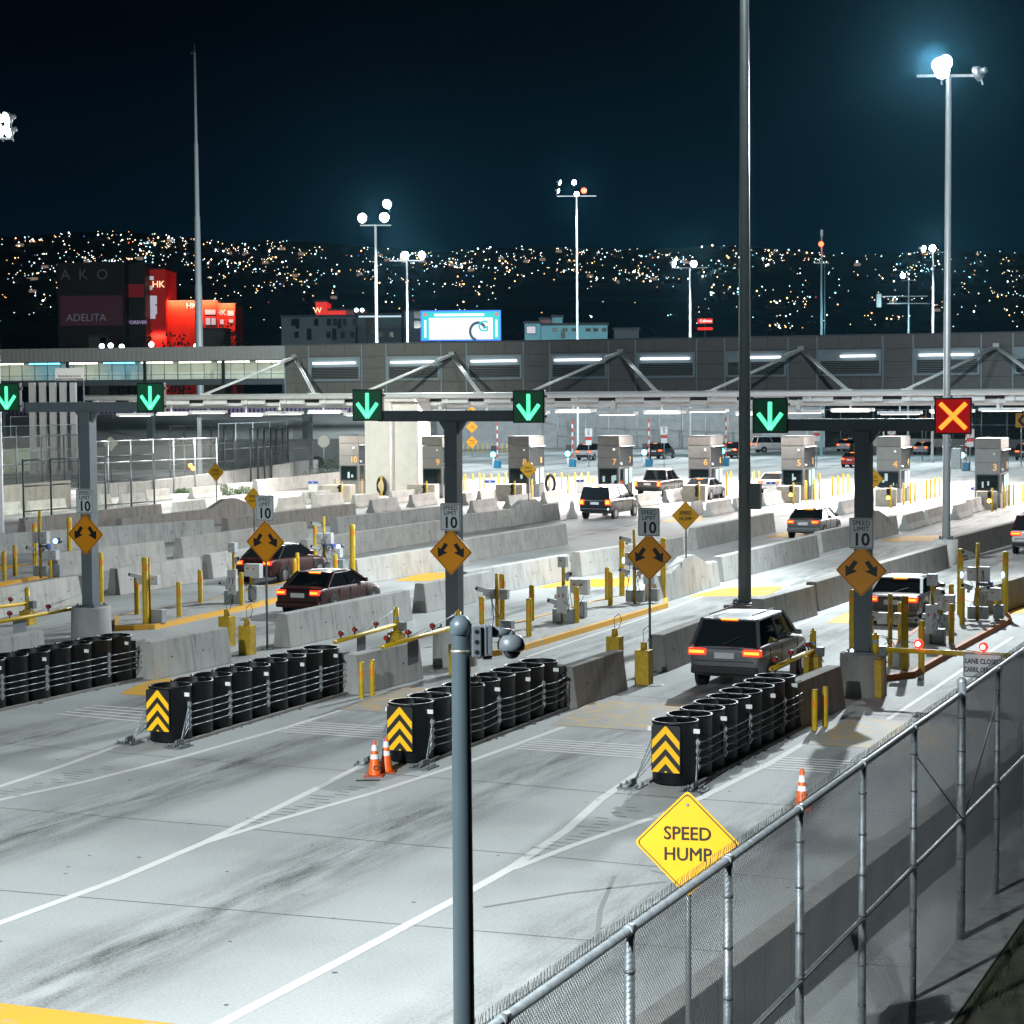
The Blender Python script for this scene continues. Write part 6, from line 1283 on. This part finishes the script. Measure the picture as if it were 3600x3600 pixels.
o, w_, h = bld('pale teal flat roofed building with a row of small windows', 1900, 1144, 2136, 1215, 300, TB, 12, wins=[(x, 1163, .5, .3) for x in (1945, 1980, 2012, 2062, 2088, 2118)] + [(1975, 1186, .35, .9)]); bld('teal annex with lit doorway at the end of the teal building', 1845, 1138, 1900, 1215, 299, TB, 10, wins=[(1852, 1172, .8, 1.0), (1868, 1172, .6, 1.0)], wm=WH2); bld('small roof house with pale wall above the teal building', 1942, 1116, 1978, 1150, 306, TB, 4); bld('dim maroon roof box above the teal building', 1898, 1124, 1942, 1150, 307, glow('maroon_box', (.10, .008, .02), .4), 4)
bld('low dark grey building right of the teal building', 2158, 1160, 2246, 1215, 305, mat('dark_grey_wall', (.045, .055, .07), .7), 10)
d = 420; a = AT(2453, 1160, d); o = thing('lit_sign', 'red lit roadside sign with white lettering above a price strip', 'sign', Vector((a.x, a.y, 0)), 0, 'red lit signs'); w_ = AT(2505, 1160, d).x - a.x; za, zb_ = AT(2480, 1137, d).z, AT(2480, 1120, d).z; RS = glow('red_sign_face', (1.0, .025, .02), 1.1)
MB().box(0, w_, 0, .4, za, zb_).build('panel', RS, o); MB().box(0, w_, 0, .4, AT(2480, 1160, d).z, AT(2480, 1151, d).z).build('price_strip', RS, o); text('Calimax', .78, glow('white_letter', (1, .9, .85), 1.6), o, (w_ / 2 + .15, -.06, (za + zb_) / 2)); MB().box(w_ / 2 - .15, w_ / 2 + .15, .1, .35, 0, za).build('post', DSTEEL, o)
# ---------------------------------------------------------------- hill with the town's lamps
def hz_(x, y):
    t = (y - 600) / 1900; rid = .0735 - .0095 * (1 / (1 + math.exp(-(x + 130) / 90))) + .0018 * math.sin(x * .011) + .0012 * math.sin(x * .031 + 1); return 7.5 + y * (.004 + rid * max(0, t) ** .8) if t > 0 else 7.5 * (y - 450) / 150
mb = MB(); nx, ny = 120, 170
for j in range(ny):
    y = 450 + 2050 * j / (ny - 1)
    for i in range(nx): x = -1100 + 2200 * i / (nx - 1); mb.v.append((x, y, max(-1, hz_(x * 2000 / y if y else x, y)) if j < ny - 1 else -5))
for j in range(ny - 1):
    for i in range(nx - 1): mb.f.append((j * nx + i, j * nx + i + 1, (j + 1) * nx + i + 1, (j + 1) * nx + i)); mb.m.append(0); mb.sm.append(True)
struct(mb.build('hill', mat('night_hill', (.055, .075, .088), .95, var=.5, scale=.01)))
LM = [glow('town_lamp_amber', (1.0, .50, .18), 7), glow('town_lamp_warm', (1.0, .74, .50), 7), glow('town_lamp_white', (.92, .97, 1.0), 7), glow('town_lamp_cyan', (.45, .85, 1.0), 6), glow('town_lamp_red', (1.0, .12, .06), 2.4), glow('town_lamp_blue', (.15, .3, 1.0), 3.0), glow('town_window', (.55, .40, .32), .35), mat('town_house', (.035, .04, .045), .9)]
mb = MB(); rnd = random.Random(11)
def town(px, py):
    lo, hi = 610, 2440                                # walk out along the sight line of a map position until the slope is met
    v = ray(px, py) / F
    if CAM.z + v.z * hi > hz_(v.x * 2000, hi): return None
    for _ in range(40):
        m = (lo + hi) / 2
        if CAM.z + v.z * m < hz_(v.x * 2000, m): hi = m
        else: lo = m
    return Vector((v.x * lo, lo, CAM.z + v.z * lo))
cl = [(rnd.uniform(0, 3600), 835 + abs(rnd.gauss(0, 150))) for _ in range(130)]
n = 0
while n < 2000:
    if rnd.random() < .55: c = rnd.choice(cl); px, py = (lambda t: (c[0] + t * 42, c[1] + t * c[0] % 9 * 1.6 + rnd.gauss(0, 6)))(rnd.gauss(0, 1))
    else: px, py = rnd.uniform(-80, 3680), 822 + abs(rnd.gauss(0, 200))
    if py > 1190: continue
    if 1750 < px < 2450 and py > 1010 and rnd.random() < .85: continue
    q = town(px, py); n += 1
    if q is None: continue
    big = rnd.random(); r = q.y * (.00016 + .00034 * big ** 5); k = rnd.choices(range(6), (22, 22, 32, 20, 2, 2))[0]
    mb.lathe([(.01, -r), (r, 0), (.01, r)], 6, (q.x, q.y - 3, q.z + 4.5), k, False)
    if rnd.random() < .5: s = q.y * .0011; mb.box(q.x - s, q.x + s * 1.6, q.y - 2, q.y + 4, q.z - 4, q.z + s * 1.2, 7 if rnd.random() < .55 else 6) if rnd.random() < .16 else mb.box(q.x - s, q.x + s * 1.6, q.y - 2, q.y + 4, q.z - 4, q.z + s * 1.1, 7)
stuff(mb.build('hillside_town', LM), 'distant hillside town seen as hundreds of tiny amber and white lamps', 'town')
for i, px in enumerate((455, 520, 600, 640, 812, 1820, 2255, 2300)):
    yb = 1215; d = 355 + 6 * (i % 3); p = AT(px, yb, d); o = thing('tree', f'dark night tree before the far buildings, {nth(i, 8)} on the skyline', 'tree', Vector((p.x, p.y, 0)), 0, 'dark trees before the far buildings'); hh = AT(px, 1160 if i != 4 else 1120, d).z; mb = MB()
    for k in range(240):
        u = Vector((random.gauss(0, 1), random.gauss(0, 1), random.gauss(0, 1))).normalized() * random.random() ** .4; c = Vector((u.x * 2.2, u.y * 2, hh * .62 + u.z * hh * .38)); s = random.uniform(.2, .5); v = Vector((random.gauss(0, 1), random.gauss(0, 1), random.gauss(0, 1))).normalized() * s; t = v.orthogonal().normalized() * s * .6; mb.poly([c - v, c + t, c + v, c - t])
    mb.build('crown', mat('night_leaf', (.016, .024, .018), .8), o); MB().tube((0, 0, 0), (.1, 0, hh * .6), .25, .1, 8).tube((.05, 0, hh * .4), (1.0, .2, hh * .75), .1, .04, 6).tube((.05, 0, hh * .45), (-.9, -.2, hh * .8), .1, .04, 6).build('trunk', mat('night_bark', (.02, .018, .015), .9), o)
for i, (x, y) in enumerate(((358, 1217), (389, 1215), (428, 1219), (532, 1211), (690, 1217))): small_lamp('yard_lamp', f'cool white yard lamp behind the bridge roof, {nth(i, 5)} of five', 'lamp', x, y, 340, .45, glow('cool_lamp', ()), 'yard lamps behind the bridge')
# ---------------------------------------------------------------- haze added for the glare halos of the lamps
vm = bpy.data.materials.new('halo_haze'); vm.use_nodes = True; n = vm.node_tree; n.nodes.remove(n.nodes['Principled BSDF'])
pv = n.nodes.new('ShaderNodeVolumePrincipled'); pv.inputs['Density'].default_value = .000018; pv.inputs['Color'].default_value = (.20, .66, .95, 1); pv.inputs['Anisotropy'].default_value = .88
n.links.new(pv.outputs[0], n.nodes['Material Output'].inputs['Volume'])
hz = MB().box(-1350, 1350, -70, 2640, -1.2, 235).build('haze', vm); stuff(hz, 'thin haze added to give the floodlights their glare halos', 'haze')
